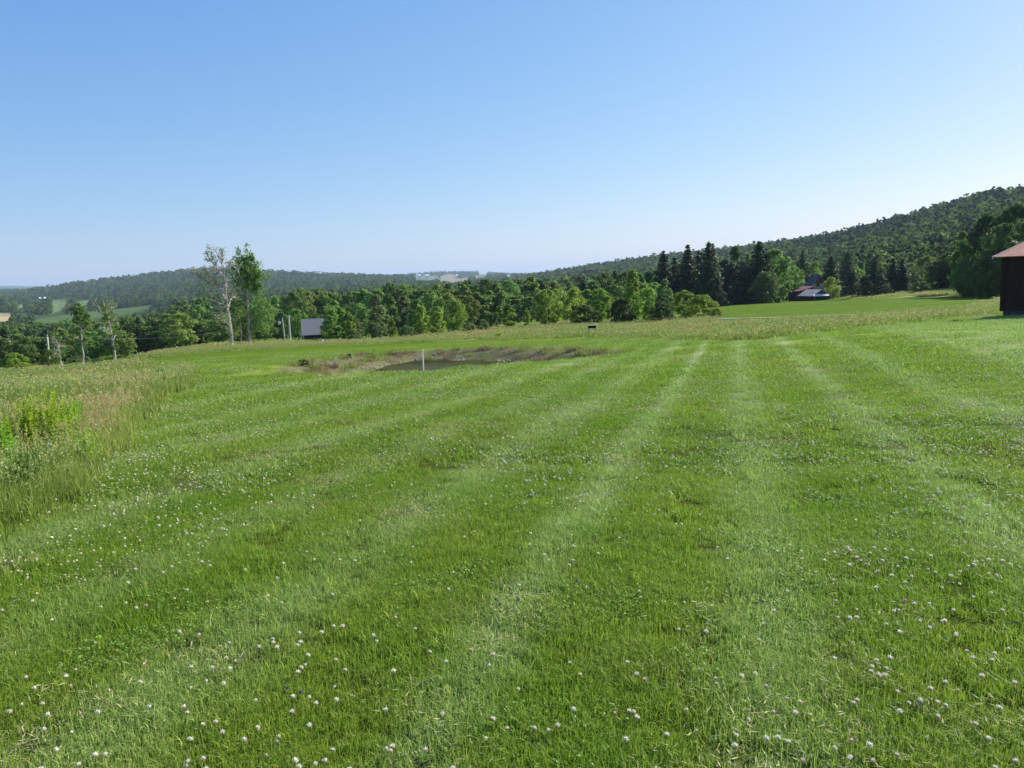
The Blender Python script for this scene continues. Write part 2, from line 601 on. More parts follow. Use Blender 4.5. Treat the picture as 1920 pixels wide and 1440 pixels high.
M_BARK = bark('grey_brown_bark', (.06, .045, .035), (.17, .14, .11))
M_BIRCH = bark('pale_birch_bark', (.26, .21, .17), (.62, .56, .50), 3)
M_POLE = bark('weathered_pole_wood', (.30, .28, .25), (.52, .49, .45), 5)


def paint(name, col, rough=.5, var=.12, scale=3, metal=0.0):
    t = NT(name)
    tc = t.n('ShaderNodeTexCoord').outputs['Object']
    nz = t.noise(tc, scale, 5, .65, .3, .7)
    d = tuple(x * (1 - var * 2) for x in col)
    return t.solid(t.mix(nz, d, col), rough, metal, bump=nz, bdist=.004)


def ribbed(name, a, b, axis=0, pitch=.25, rust=(.30, .12, .06), amt=.5, rough=.5, metal=0.0, bd=.02):
    """sheet metal or boards with ribs along the slope and rust or weather streaks"""
    t = NT(name)
    tc = t.n('ShaderNodeTexCoord').outputs['Object']
    sp = t.n('ShaderNodeSeparateXYZ', {}, i0=tc)
    x = sp.outputs[axis]
    w = t.math('FRACT', t.math('DIVIDE', x, pitch))
    tri = t.math('ABSOLUTE', t.math('SUBTRACT', w, .5))
    rib = t.rng(tri, .36, .48)
    sc = [9, 9, 9]
    sc = [.7, .7, .7]
    sc[axis] = 6
    mp = t.n('ShaderNodeMapping', {}, i0=tc)
    mp.inputs['Scale'].default_value = sc
    st = t.noise(mp.outputs[0], 1.2, 4, .6, .62 - amt * .3, .78 - amt * .25)
    n2 = t.noise(tc, 2.5, 5, .65, .3, .7)
    c = t.mix(n2, a, b)
    c = t.mix(st, c, rust)
    c = t.mix(t.math('MULTIPLY', rib, .25), c, tuple(v * .6 for v in a))
    return t.solid(c, rough, metal, bump=rib, bdist=bd)


print('setup done')
# ------------------------------------------------------------------ ground sheet
FIELDS = {   # distant open fields between the woods: (outline in picture rows/columns, colour, nearest, farthest)
    'green': [([(60, 601), (83, 596), (180, 583), (288, 572), (296, 577), (285, 581), (190, 596), (130, 604), (62, 607)], (.085, .13, .04)),
              ([(95, 571), (95, 563), (127, 559), (130, 568), (112, 585), (92, 588)], (.15, .20, .07)),
              ([(140, 576), (142, 566), (170, 562), (170, 571)], (.20, .27, .10)),
              ([(28, 579), (30, 572), (64, 569), (64, 576)], (.17, .22, .09)),
              ([(196, 567), (198, 561), (226, 558), (224, 564)], (.20, .26, .11)),
              ([(776, 524), (780, 517), (822, 516), (824, 522), (806, 526)], (.13, .18, .07)),
              ([(894, 521), (898, 512), (915, 511), (912, 518)], (.14, .19, .08))],
    'tan': [([(-60, 596), (-60, 586), (24, 586), (24, 592), (18, 602), (-60, 612)], (.40, .31, .16)),
            ([(822, 527), (824, 519), (838, 514), (862, 515), (856, 521), (866, 523), (880, 517), (880, 526), (850, 530)], (.25, .205, .12))],
}


def field_mask(px, py, r):
    m = np.zeros(np.shape(px), bool)
    for L in FIELDS.values():
        for poly, _ in L:
            m |= inside(px, py, poly)
    return m & (r > 550)


azs = np.concatenate([np.arange(-180, -52, 4.0), np.arange(-52, 52, .2), np.arange(52, 180, 4.0)])
rr = [.5]
while rr[-1] < 16500:
    rr.append(rr[-1] * (1.012 if rr[-1] < 90 else 1.022) + .02)
rr = np.array(rr)
A, Rr = np.meshgrid(np.radians(azs), rr, indexing='ij')
X = np.sin(A) * Rr
Y = np.cos(A) * Rr
Z = ground_z(X, Y)
na, nr = X.shape
V = np.vstack([np.stack([X, Y, Z], -1).reshape(-1, 3), [[0, 0, 0]]])
i = np.arange(na)[:, None]
j = np.arange(nr - 1)[None]
ip = (i + 1) % na
f4 = np.stack([i * nr + j, i * nr + j + 1, ip * nr + j + 1, ip * nr + j], -1).reshape(-1, 4)
f3 = np.stack([np.full(na, na * nr), np.arange(na) * nr, (np.arange(na) + 1) % na * nr], -1)
# what grows on each vertex
px, py = project(X, Y, Z)
mead = is_meadow(X, Y, Z).astype(float)
dd, dist_in = pond_depth(X, Y)
soil = np.zeros_like(X)
bank = sstep(.05, .9, dist_in)
soil = bank
farm = sstep(180, 420, Rr) * (1 - field_mask(px, py, Rr))
fieldc = np.zeros(X.shape + (3,))
fm = np.zeros(X.shape)
for L in FIELDS.values():
    for poly, col in L:
        q = inside(px, py, poly) & (Rr > 550)
        fieldc[q] = col
        fm[q] = 1


def vattr(me, name, arr, last=0.0):
    a = me.attributes.new(name, 'FLOAT', 'POINT')
    a.data.foreach_set('value', np.append(np.ravel(arr), last).astype(np.float32))


t = NT('ground_cover')
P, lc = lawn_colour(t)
am = lambda n: t.n('ShaderNodeAttribute', {'attribute_name': n}).outputs['Fac']
fine = t.noise(P, 26, 4, .7, .25, .75)
near = t.n('ShaderNodeVectorMath', {'operation': 'LENGTH'}, i0=P)
lawn = t.mix(1.0, lc, t.ramp(fine, [(0, .55), (1, 1.0)]), 'MULTIPLY')
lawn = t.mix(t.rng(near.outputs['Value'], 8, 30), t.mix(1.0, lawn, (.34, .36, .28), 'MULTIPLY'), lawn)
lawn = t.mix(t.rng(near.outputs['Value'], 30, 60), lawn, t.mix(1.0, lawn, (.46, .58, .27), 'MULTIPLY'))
mpf = t.n('ShaderNodeMapping', {}, i0=P)
mpf.inputs['Scale'].default_value = (.035, .16, .1)
mpf.inputs['Rotation'].default_value = (0, 0, .35)
band = t.ramp(t.noise(mpf.outputs[0], 1, 4, .65, .3, .7), [(0, (.86, .84, .90)), (1, (1.14, 1.10, 1.25))])
lawn = t.mix(t.rng(near.outputs['Value'], 40, 80), lawn, t.mix(1.0, lawn, band, 'MULTIPLY'))
mc = t.mix(t.noise(P, .22, 4, .6, .36, .62), (.17, .26, .05), (.28, .29, .10))
mc = t.mix(1.0, mc, t.ramp(t.noise(P, 5, 4, .7, .25, .75), [(0, .7), (1, 1.15)]), 'MULTIPLY')
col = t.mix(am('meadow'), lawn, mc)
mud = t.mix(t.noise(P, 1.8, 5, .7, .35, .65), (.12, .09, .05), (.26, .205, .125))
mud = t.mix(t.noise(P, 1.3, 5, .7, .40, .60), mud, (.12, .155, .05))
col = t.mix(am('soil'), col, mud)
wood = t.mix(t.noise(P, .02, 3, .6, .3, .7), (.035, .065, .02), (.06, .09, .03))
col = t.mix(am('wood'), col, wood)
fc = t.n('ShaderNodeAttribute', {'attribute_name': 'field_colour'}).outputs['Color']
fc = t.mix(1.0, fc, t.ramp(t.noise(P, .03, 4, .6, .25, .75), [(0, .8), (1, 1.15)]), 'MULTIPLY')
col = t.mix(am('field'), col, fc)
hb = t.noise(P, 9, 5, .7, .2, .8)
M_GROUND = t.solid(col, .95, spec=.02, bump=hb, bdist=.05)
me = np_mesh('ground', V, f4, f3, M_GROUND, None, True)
vattr(me, 'meadow', mead)
vattr(me, 'soil', soil)
vattr(me, 'wood', farm)
vattr(me, 'field', fm)
a = me.attributes.new('field_colour', 'FLOAT_COLOR', 'POINT')
fcv = np.ones((len(V), 4), np.float32)
fcv[:-1, :3] = fieldc.reshape(-1, 3)
a.data.foreach_set('color', fcv.ravel())
ground = bpy.data.objects.new('ground', me)
C.objects.link(ground)
tag(ground, 'grassy ground falling away to a valley and wooded hills', 'ground', kind='structure')

# pond water
t = NT('pond_water')
P = t.pos()
nz = t.noise(P, 3.0, 3, .5, .2, .8)
wcol = t.mix(t.noise(P, .6, 3, .6, .4, .6), (.034, .034, .011), (.060, .062, .018))
t.solid(wcol, .12, spec=.5, bump=nz, bdist=.012)
glossy = t.out.inputs['Surface'].links[0].from_socket
film = t.n('ShaderNodeBsdfDiffuse', {}, i0=wcol)      # floating algae dulls most of the mirror
wm = t.n('ShaderNodeMixShader', {}, i0=.90)
t.t.links.new(glossy, wm.inputs[1])
t.t.links.new(film.outputs[0], wm.inputs[2])
t.t.links.new(wm.outputs[0], t.out.inputs['Surface'])
M_WATER = t.mat
wc = POND.mean(0)
mb = MB()
n = len(POND)
ring = np.array([[wc[0] + (p[0] - wc[0]) * .985, wc[1] + (p[1] - wc[1]) * .985, WATER_Z] for p in POND])
mb.add(np.vstack([ring, [[wc[0], wc[1], WATER_Z]]]), [[q, (q + 1) % n, n] for q in range(n)][::-1] if False else [[(q + 1) % n, q, n] for q in range(n)])
pw = mb.build('pond_water', M_WATER)
tag(pw, 'dark still water of the low pond', 'water', kind='structure')

# ------------------------------------------------------------------ scattering of uncountable growth
def variants(name, meshes):
    col = bpy.data.collections.new(name)
    for k, me in enumerate(meshes):
        o = bpy.data.objects.new('%s_%03d' % (name, k), me)
        col.objects.link(o)
    return col


def scatter(name, P, rot, scl, idx, col, label, cat):
    me = bpy.data.meshes.new(name)
    n = len(P)
    me.vertices.add(n)
    me.vertices.foreach_set('co', P.astype(np.float32).ravel())
    a = me.attributes.new('rot', 'FLOAT_VECTOR', 'POINT')
    a.data.foreach_set('vector', rot.astype(np.float32).ravel())
    a = me.attributes.new('scl', 'FLOAT_VECTOR', 'POINT')
    a.data.foreach_set('vector', scl.astype(np.float32).ravel())
    a = me.attributes.new('pick', 'INT', 'POINT')
    a.data.foreach_set('value', idx.astype(np.int32))
    o = bpy.data.objects.new(name, me)
    C.objects.link(o)
    ng = bpy.data.node_groups.new(name, 'GeometryNodeTree')
    ng.interface.new_socket('Geometry', in_out='INPUT', socket_type='NodeSocketGeometry')
    ng.interface.new_socket('Geometry', in_out='OUTPUT', socket_type='NodeSocketGeometry')
    N = ng.nodes.new
    gi, go = N('NodeGroupInput'), N('NodeGroupOutput')
    ins = N('GeometryNodeInstanceOnPoints')
    ci = N('GeometryNodeCollectionInfo')
    ci.inputs['Collection'].default_value = col
    ci.inputs['Separate Children'].default_value = True
    ci.inputs['Reset Children'].default_value = True
    L = ng.links.new

    def na(nm, typ):
        q = N('GeometryNodeInputNamedAttribute')
        q.data_type = typ
        q.inputs[0].default_value = nm
        return next(x for x in q.outputs if x.enabled and x.name == 'Attribute')
    e2r = N('FunctionNodeEulerToRotation')
    L(na('rot', 'FLOAT_VECTOR'), e2r.inputs[0])
    L(gi.outputs[0], ins.inputs['Points'])
    L(ci.outputs[0], ins.inputs['Instance'])
    ins.inputs['Pick Instance'].default_value = True
    L(na('pick', 'INT'), ins.inputs['Instance Index'])
    L(e2r.outputs[0], ins.inputs['Rotation'])
    L(na('scl', 'FLOAT_VECTOR'), ins.inputs['Scale'])
    L(ins.outputs[0], go.inputs[0])
    m = o.modifiers.new('scatter', 'NODES')
    m.node_group = ng
    return tag(o, label, cat, kind='stuff')


def zrot(rng, n):
    r = np.zeros((n, 3))
    r[:, 2] = rng.random(n) * 2 * math.pi
    return r


def blades(rng, n, size, hmin, hmax, w, lean=.5, curve=.5):
    """n blades on a square tile: base quad and tip triangle each"""
    b = (rng.random((n, 2)) - .5) * size
    h = hmin + (hmax - hmin) * rng.random(n) ** 1.4
    fa = rng.random(n) * 2 * math.pi
    la = rng.random(n) * 2 * math.pi
    l = rng.random(n) * lean
    W = w * (.6 + .8 * rng.random(n)) / 2
    sx, sy = np.cos(fa) * W, np.sin(fa) * W
    lx, ly = np.cos(la) * l * h, np.sin(la) * l * h
    V = np.zeros((n, 5, 3))
    V[:, 0] = np.stack([b[:, 0] - sx, b[:, 1] - sy, np.full(n, -.01)], -1)
    V[:, 1] = np.stack([b[:, 0] + sx, b[:, 1] + sy, np.full(n, -.01)], -1)
    m = .55
    V[:, 2] = np.stack([b[:, 0] + sx * .8 + lx * m * (1 - curve * .5), b[:, 1] + sy * .8 + ly * m * (1 - curve * .5), h * m], -1)
    V[:, 3] = np.stack([b[:, 0] - sx * .8 + lx * m * (1 - curve * .5), b[:, 1] - sy * .8 + ly * m * (1 - curve * .5), h * m], -1)
    V[:, 4] = np.stack([b[:, 0] + lx * 1.5, b[:, 1] + ly * 1.5, h * (1 - .35 * l)], -1)
    k = np.arange(n)[:, None] * 5
    return V.reshape(-1, 3), k + np.array([[0, 1, 2, 3]]), k + np.array([[3, 2, 4]])


def cards(rng, cen, nrm, size, asp=1.6):
    """leaf-shaped kites at cen facing nrm"""
    n = len(cen)
    nrm = nrm / (np.linalg.norm(nrm, axis=1)[:, None] + 1e-9)
    ax = rng.normal(size=(n, 3))
    ax -= (ax * nrm).sum(1)[:, None] * nrm
    ax /= np.linalg.norm(ax, axis=1)[:, None] + 1e-9
    bx = np.cross(nrm, ax)
    s = (np.broadcast_to(size, (n,)) * (.6 + .8 * rng.random(n)))[:, None]
    a = ax * s * .5 * asp
    b = bx * s * .5
    V = np.stack([cen - a, cen - a * .1 + b, cen + a, cen - a * .1 - b], 1)
    V[:, 1] += nrm * s * .12
    V[:, 3] += nrm * s * .12
    return V.reshape(-1, 3), np.arange(n * 4).reshape(n, 4)


rng = np.random.default_rng(5)


def sector(rng, r0, r1, dens, half=47):
    """random points in the seen sector between two distances, dens per square metre"""
    area = rad(2 * half) / 2 * (r1 * r1 - r0 * r0)
    n = int(area * dens)
    r = np.sqrt(rng.random(n) * (r1 * r1 - r0 * r0) + r0 * r0)
    a = rad(half) * (2 * rng.random(n) - 1)
    return np.sin(a) * r, np.cos(a) * r


_b = at(1877, 592, 42)[:2]
_ex, _ey = np.array([.469, -.883]), np.array([.883, .469])
BARN_POLY = [tuple(_b + _ex * i + _ey * j) for i, j in ((-.15, -.15), (10.1, -.15), (10.1, 7.1), (-.15, 7.1))]


def lawn_ok(x, y):
    z = ground_z(x, y)
    _, d = pond_depth(x, y)
    return ~is_meadow(x, y, z) & (d < .25) & ~inside(x, y, BARN_POLY)


def sink(x, y):
    return np.stack([x, y, ground_z(x, y)], -1)


# --- mown lawn, three coarseness rings
def lawn_tiles(n, size, cnt, h0, h1, w, lean):
    out = []
    for k in range(n):
        mb = MB()
        v, a4, a3 = blades(rng, cnt, size, h0, h1, w, lean)
        mb.v.append(v)
        mb.f4.append(a4)
        mb.f3.append(a3)
        mb.m4.append(np.zeros(len(a4)))
        mb.m3.append(np.zeros(len(a3)))
        mb.n = len(v)
        out.append(mb.data('lawn_tuft', [M_BLADE]))
    return out


for r0, r1, dens, size, cnt, h0, h1, w, lean in (
        (.8, 7.5, 35, .34, 720, .014, .068, .0033, .85),
        (7.2, 17, 6.5, .62, 640, .016, .056, .0065, 1.35),
        (16.5, 48, 1.5, 1.3, 800, .02, .060, .014, 1.45)):
    x, y = sector(rng, 0 if r0 < 1 else r0, r1, dens, 100 if r0 < 1 else 62 if r0 < 10 else 50)
    ok = lawn_ok(x, y)
    x, y = x[ok], y[ok]
    sc = .8 + .35 * rng.random(len(x))
    hz = sc * (.88 + .35 * fnoise(x / 1.2, y / 1.2, 31))
    scatter('lawn_grass', sink(x, y), zrot(rng, len(x)), np.stack([sc, sc, hz], -1), rng.integers(0, 8, len(x)),
            variants('lawn_tuft', lawn_tiles(8, size, cnt, h0, h1, w, lean)), 'short mown green lawn grass with paler mower tracks', 'grass')

# taller single blades and clumps that the mower missed, and clover leaves
tl = []
for k in range(6):
    mb = MB()
    v, a4, a3 = blades(rng, 22, .07, .06, .13, .0055, .7)
    mb.add(v, a4)
    mb.f3.append(a3)
    mb.m3.append(np.zeros(len(a3)))
    tl.append(mb.data('coarse_tuft', [M_BLADE]))
x, y = sector(rng, 1, 16, 8)
ok = lawn_ok(x, y) & (fnoise(x / .8, y / .8, 35) > .5)
x, y = x[ok], y[ok]
sc = .6 + .6 * rng.random(len(x))
scatter('coarse_grass', sink(x, y), zrot(rng, len(x)), np.stack([sc, sc, sc], -1), rng.integers(0, 6, len(x)), variants('coarse_tuft', tl), 'coarser grass tufts standing up out of the mown lawn', 'grass')

cl = []
for k in range(6):
    n = 60
    b = (rng.random((n, 2)) - .5) * .26
    h = .012 + .03 * rng.random(n)
    cs, ns = [], []
    for q in range(3):
        an = rng.random(n) * .5 + q * 2.1 + k
        cs.append(np.stack([b[:, 0] + np.cos(an) * .007, b[:, 1] + np.sin(an) * .007, h], -1))
        ns.append(np.stack([np.cos(an) * .3, np.sin(an) * .3, np.ones(n)], -1))
    v, f = cards(rng, np.vstack(cs), np.vstack(ns) + rng.normal(size=(3 * n, 3)) * .45, .0105, 1.1)
    mb = MB()
    mb.add(v, f)
    cl.append(mb.data('clover_leaf_patch', [M_CLOVER]))
x, y = sector(rng, 1, 12, 9)
ok = lawn_ok(x, y) & (fnoise(x / .7, y / .7, 41) > .57 - .2 * rng.random(len(x)) ** 2)
ok &= rng.random(len(x)) < 1
x, y = x[ok], y[ok]
sc = .8 + .5 * rng.random(len(x))
scatter('clover_leaves', sink(x, y), zrot(rng, len(x)), np.stack([sc, sc, sc], -1), rng.integers(0, 6, len(x)), variants('clover_leaf_patch', cl), 'small round clover leaves low in the lawn', 'clover')


# --- dry clippings lying where the mower passed
M_CLIP = foliage('dry_clippings', (.34, .33, .13), (.56, .52, .28), .3, .2, .6, .1)
ck = []
for k in range(5):
    n = 46
    cen = np.stack([(rng.random(n) - .5) * .3, (rng.random(n) - .5) * .3, .02 + .035 * rng.random(n)], -1)
    nn = rng.normal(size=(n, 3)) * .35 + [0, 0, 1]
    v, f = cards(rng, cen, nn, .0042, 9)
    mb = MB()
    mb.add(v, f)
    ck.append(mb.data('clipping_patch', [M_CLIP]))
x, y = sector(rng, 1.2, 13, 22)
u_ = x * math.cos(TRK) - y * math.sin(TRK)
tk = np.zeros(len(x))
for c_u, w_u in ((-8.6, .5), (-6.7, .6), (-5.0, .45), (-3.6, .35), (-2.35, .4), (-1.1, .28), (.15, .36), (1.6, .3), (3.1, .4), (5.4, .5)):
    tk = np.maximum(tk, np.exp(-((u_ - c_u) / w_u) ** 2))
ok = lawn_ok(x, y) & (rng.random(len(x)) < (.12 + .8 * tk) * sstep(.35, .6, fnoise(x / .6, y / .6, 45)))
x, y = x[ok], y[ok]
sc = .7 + .6 * rng.random(len(x))
scatter('grass_clippings', sink(x, y), zrot(rng, len(x)), np.stack([sc, sc, np.ones(len(x))], -1), rng.integers(0, 5, len(x)), variants('clipping_patch', ck), 'dry pale grass clippings strewn along the mower tracks', 'clippings')


# --- clover flowers
def clover_head(rng, coarse=False, faded=.3):
    mb = MB()
    R = .0076
    n = 34 if not coarse else 9
    i = np.arange(n) + .5
    ph = np.arccos(1 - 2 * i / n * .93)
    th = math.pi * (1 + 5 ** .5) * i
    d = np.stack([np.cos(th) * np.sin(ph), np.sin(th) * np.sin(ph), np.cos(ph)], -1)
    cen = d * np.array([R, R, R * .85]) * .8
    nn = np.cross(d, rng.normal(size=(n, 3)))
    v, f = cards(rng, cen, nn if not coarse else d, .0075 if not coarse else .012, 1.7)
    v = v.reshape(n, 4, 3)
    if not coarse:       # petals point outward
        side = nn / np.linalg.norm(nn, axis=1)[:, None]
        up = d + np.array([0, 0, .45])
        up /= np.linalg.norm(up, axis=1)[:, None]
        w = .0021
        v[:, 0] = cen * .5
        v[:, 1] = cen + side * w
        v[:, 2] = cen + up * .0065
        v[:, 3] = cen - side * w
    low = d[:, 2] < (-.15 + faded)
    mb.add(v[~low].reshape(-1, 3), np.arange((~low).sum() * 4).reshape(-1, 4), 0)
    if low.any():
        mb.add(v[low].reshape(-1, 3), np.arange(low.sum() * 4).reshape(-1, 4), 1)
    # core
    q = 6
    rings = [(-.8, .45), (0, .8), (.75, .5)]
    cv = [[R * .75 * c * math.cos(a), R * .75 * c * math.sin(a), R * .8 * zz] for zz, c in rings for a in np.linspace(0, 2 * math.pi, q, endpoint=False)]
    mb.add(cv, [[a * q + b, a * q + (b + 1) % q, (a + 1) * q + (b + 1) % q, (a + 1) * q + b] for a in range(2) for b in range(q)], 0)
    mb.add(cv[-q:], [[0, b, b + 1] for b in range(1, q - 1)], 0)
    return mb


heads = [clover_head(rng, False, f).data('clover_flower', [M_PETAL, M_PETAL2]) for f in (-.4, -.1, .1, .1, .35, .8)]
stems = []
for k in range(4):
    mb = MB()
    b = (rng.random(2) - .5) * .03
    mb.tube([[b[0], b[1], -.075], [b[0] * .5, b[1] * .5, -.04], [0, 0, -.006]], [.0009, .0008, .0008], 4)
    stems.append(mb.data('stem', [M_STEM]))
fx, fy = sector(rng, 1.6, 46, 56, 40)
fz = ground_z(fx, fy)
dens = .10 + 1.9 * sstep(.46, .70, fnoise(fx / 1.6, fy / 1.6, 51, 4)) + .25 * sstep(.5, .7, fnoise(fx / .35, fy / .35, 54, 2))
dens *= 1 - .45 * sstep(22, 34, np.hypot(fx, fy))
ok = lawn_ok(fx, fy) & (rng.random(len(fx)) < dens) & ~(np.hypot(fx, fy) < 2.0)
fx, fy, fz = fx[ok], fy[ok], fz[ok]
px_, py_ = project(fx, fy, fz + .06)
r_ = np.hypot(fx, fy)
vis = (px_ > -8) & (px_ < 1928) & (py_ < 1448)
order = np.argsort(np.where(vis, r_, 1e6))
near, rest = order[:300], order[300:]
HUE = ['white', 'pinkish']
for q, k in enumerate(near):
    hh = .045 + .035 * rng.random()
    var = int(rng.choice(6, p=[.2, .2, .2, .15, .15, .1]))
    o = bpy.data.objects.new('clover_flower', heads[var])
    o.location = (fx[k], fy[k], fz[k] + hh)
    o.rotation_euler = (rng.normal() * .25, rng.normal() * .25, rng.random() * 6.28)
    s_ = .75 + .45 * rng.random()
    o.scale = (s_, s_, s_)
    C.objects.link(o)
    if var == 5:
        tag(o, 'withered pinkish brown clover head among the mown grass near the front', 'clover flower', 'withered clover flowers in the near lawn')
    elif var == 4:
        tag(o, 'white clover head with a broad faded pink skirt in the near lawn', 'clover flower', 'half faded clover flowers in the near lawn')
    else:
        tag(o, 'fresh white clover head standing in the mown grass near the front', 'clover flower', 'fresh white clover flowers in the near lawn')
    if q < 110:
        s2 = bpy.data.objects.new('stem', stems[q % 4])
        C.objects.link(s2)
        s2.parent = o
coarse = []
for k in range(5):
    mb = clover_head(rng, k > 1, (.0, .2, -.4, .1, -.1)[k])
    coarse.append(mb.data('clover_head', [M_PETAL, M_PETAL2]))
rr_ = r_[rest]
sc = (.55 + .55 * rng.random(len(rest)) ** 1.5) * (1 - .1 * sstep(8, 20, rr_))
hh = .04 + .04 * rng.random(len(rest))
scatter('clover_flowers', np.stack([fx[rest], fy[rest], fz[rest] + hh], -1), zrot(rng, len(rest)), np.stack([sc, sc, sc], -1),
        np.where(rr_ < 6, rng.integers(0, 2, len(rest)), rng.integers(2, 5, len(rest))), variants('clover_head', coarse), 'white clover flowers dotted over the lawn further back', 'clover')


# --- purple self-heal flowers dotted near the front
pm = clover_head(rng, False, -.4)
pmesh = pm.data('purple_flower', [M_PURPLE])
for k, (qx, qy) in enumerate([(972, 1143), (938, 1150), (930, 1139), (1082, 1106), (540, 1312), (565, 1318), (748, 938)]):
    p = hit(qx, qy, zf=ground_z)
    o = bpy.data.objects.new('purple_flower', pmesh)
    o.location = (p[0], p[1], float(ground_z(p[0], p[1])) + .045)
    o.scale = (.7, .7, 1.1)
    C.objects.link(o)
    tag(o, 'small purple wild flower low in the mown lawn', 'purple flower', 'purple wild flowers in the lawn')


# --- unmown grass
def meadow_tile(rng, size, nleaf, nstem, hl, hs, wl, ws, panicle):
    mb = MB()
    v, a4, a3 = blades(rng, nleaf, size, hl * .5, hl, wl, .65)
    mb.add(v, a4, 0)
    mb.f3.append(a3)
    mb.m3.append(np.zeros(len(a3)))
    for k in range(nstem):
        b = (rng.random(2) - .5) * size
        h = hs * (.7 + .4 * rng.random())
        l = rng.normal(size=2) * .12 * h
        p0 = np.array([b[0], b[1], 0])
        p1 = np.array([b[0] + l[0], b[1] + l[1], h])
        a = rng.random() * 3.14
        w = np.array([math.cos(a), math.sin(a), 0]) * ws / 2
        mb.add([p0 - w, p0 + w, p1 + w * .5, p1 - w * .5], [[0, 1, 2, 3]], 0)
        ns = 3 if panicle < 1 else 6
        t_ = rng.random(ns)
        cen = p1 + np.stack([rng.normal(size=ns) * .012 * h * 2 * (1 - t_ * .6), rng.normal(size=ns) * .012 * h * 2 * (1 - t_ * .6), -t_ * .16 * h * 1.1 + .02], -1)
        nr_ = rng.normal(size=(ns, 3))
        nr_[:, 2] *= .2
        cv, cf = cards(rng, cen, nr_, ws * 3.2, 2.6)
        mb.add(cv, cf, 1)
    return mb.data('meadow_tuft', [M_MLEAF, M_SEED])


WEED_SPOTS = [(*hit(p, q)[:2], w_) for p, q, w_ in ((45, 868, .26), (98, 856, .26), (142, 842, .2), (52, 925, .22), (12, 890, .2))]
for r0, r1, dens, size, args in (
        (3.5, 16, 19, .34, (120, 9, .30, .46, .006, .003, 1)),
        (15, 34, 5, .6, (130, 9, .28, .44, .013, .006, 0)),
        (33, 95, 1.6, 1.1, (150, 5, .26, .42, .03, .013, 0)),
        (94, 240, .16, 3.0, (160, 18, .30, .42, .08, .03, 0))):
    vs = variants('meadow_tuft', [meadow_tile(rng, size, *args) for k in range(7)])
    x, y = sector(rng, r0, r1, dens)
    z = ground_z(x, y)
    m = is_meadow(x, y, z) & ~inside(x, y, BARN_POLY)
    for wx, wy, wr in WEED_SPOTS:
        m &= ~((np.hypot(x - wx, y - wy) < wr) & (rng.random(len(x)) < .6))
    x, y, z = x[m], y[m], z[m]
    sc = .85 + .35 * rng.random(len(x))
    hz = sc * (.6 + .8 * fnoise(x / 3.5, y / 3.5, 61)) * (1 - .4 * sstep(25, 45, np.hypot(x, y)))
    scatter('meadow_grass', np.stack([x, y, z], -1), zrot(rng, len(x)), np.stack([sc, sc, hz], -1), rng.integers(0, 7, len(x)), vs, 'tall unmown meadow grass with reddish brown seed heads', 'meadow')

# white specks of meadow flowers
x, y = sector(rng, 6, 70, .5)
m = is_meadow(x, y)
x, y = x[m], y[m]
mb = MB()
v, f = cards(rng, np.zeros((5, 3)) + rng.normal(size=(5, 3)) * .01, rng.normal(size=(5, 3)) + [0, 0, 1.0], .035, 1)
mb.add(v, f)
scatter('meadow_flowers', np.stack([x, y, ground_z(x, y) + .33], -1), zrot(rng, len(x)), np.ones((len(x), 3)) * (.4 + .6 * rng.random((len(x), 1))), np.zeros(len(x)), variants('meadow_bloom', [mb.data('meadow_bloom', [M_PETAL])]), 'small white wild flowers among the tall meadow grass', 'wild flowers')

# --- pond edge: stones, dry stalks, sedge
stn = []
M_STONE = paint('pale_bank_stone', (.56, .49, .38), .9, .25, 8)
for k in range(6):
    mb = MB()
    q = 7
    v = []
    for zz, c in ((-.5, .6), (0, 1), (.45, .7)):
        for a in range(q):
            rr2 = c * (.75 + .45 * rng.random())
            v.append([rr2 * math.cos(a / q * 6.283), rr2 * math.sin(a / q * 6.283) * .8, zz * .6 + .1 * rng.random()])
    mb.add(v, [[a * q + b, a * q + (b + 1) % q, (a + 1) * q + (b + 1) % q, (a + 1) * q + b] for a in range(2) for b in range(q)])
    mb.add(v[-q:], [[0, b, b + 1] for b in range(1, q - 1)])
    stn.append(mb.data('bank_stone', [M_STONE]))
stn = variants('bank_stone', stn)
n = 26000
x = POND[:, 0].min() + rng.random(n) * np.ptp(POND[:, 0])
y = POND[:, 1].min() + rng.random(n) * np.ptp(POND[:, 1])
z = ground_z(x, y)
dd, din = pond_depth(x, y)
farb = y > (POND[:, 1].mean() - .5)
hgt = z - WATER_Z
cl_ = fnoise(x / 1.6, y / .7, 71)
ok = (din > .5) & (hgt > -.02) & (hgt < .24) & farb & (rng.random(n) < .75 * sstep(.44, .62, cl_) * (1.1 - sstep(.0, .18, hgt)))
sc = .022 + .06 * rng.random(n) ** 3
pts = np.stack([x, y, z + sc * .15], -1)
scatter('bank_stones', pts[ok], zrot(rng, ok.sum()), np.repeat(sc[ok][:, None], 3, 1), rng.integers(0, 6, ok.sum()), stn, 'pale stones and gravel along the far bank of the pond', 'stones')
M_DRY = foliage('dry_bank_stalks', (.17, .125, .06), (.34, .26, .14), .3)
dr = []
for k in range(5):
    mb = MB()
    v, a4, a3 = blades(rng, 90, .6, .12, .36, .014, .9)
    mb.add(v, a4)
    mb.f3.append(a3)
    mb.m3.append(np.zeros(len(a3)))
    dr.append(mb.data('dry_stalks', [M_DRY if k < 3 else M_MLEAF]))
dr = variants('dry_stalks', dr)
n = 2600
x = POND[:, 0].min() + rng.random(n) * np.ptp(POND[:, 0])
y = POND[:, 1].min() + rng.random(n) * np.ptp(POND[:, 1])
z = ground_z(x, y)
dd, din = pond_depth(x, y)
hgt = z - WATER_Z
cl_ = fnoise(x / 1.5, y / 1.0, 73)
ok = (din > .5) & (hgt > .03) & (rng.random(n) < sstep(.35, .6, cl_) * (.12 + .5 * sstep(.08, .3, hgt)) + (x > 3.2) * .3)
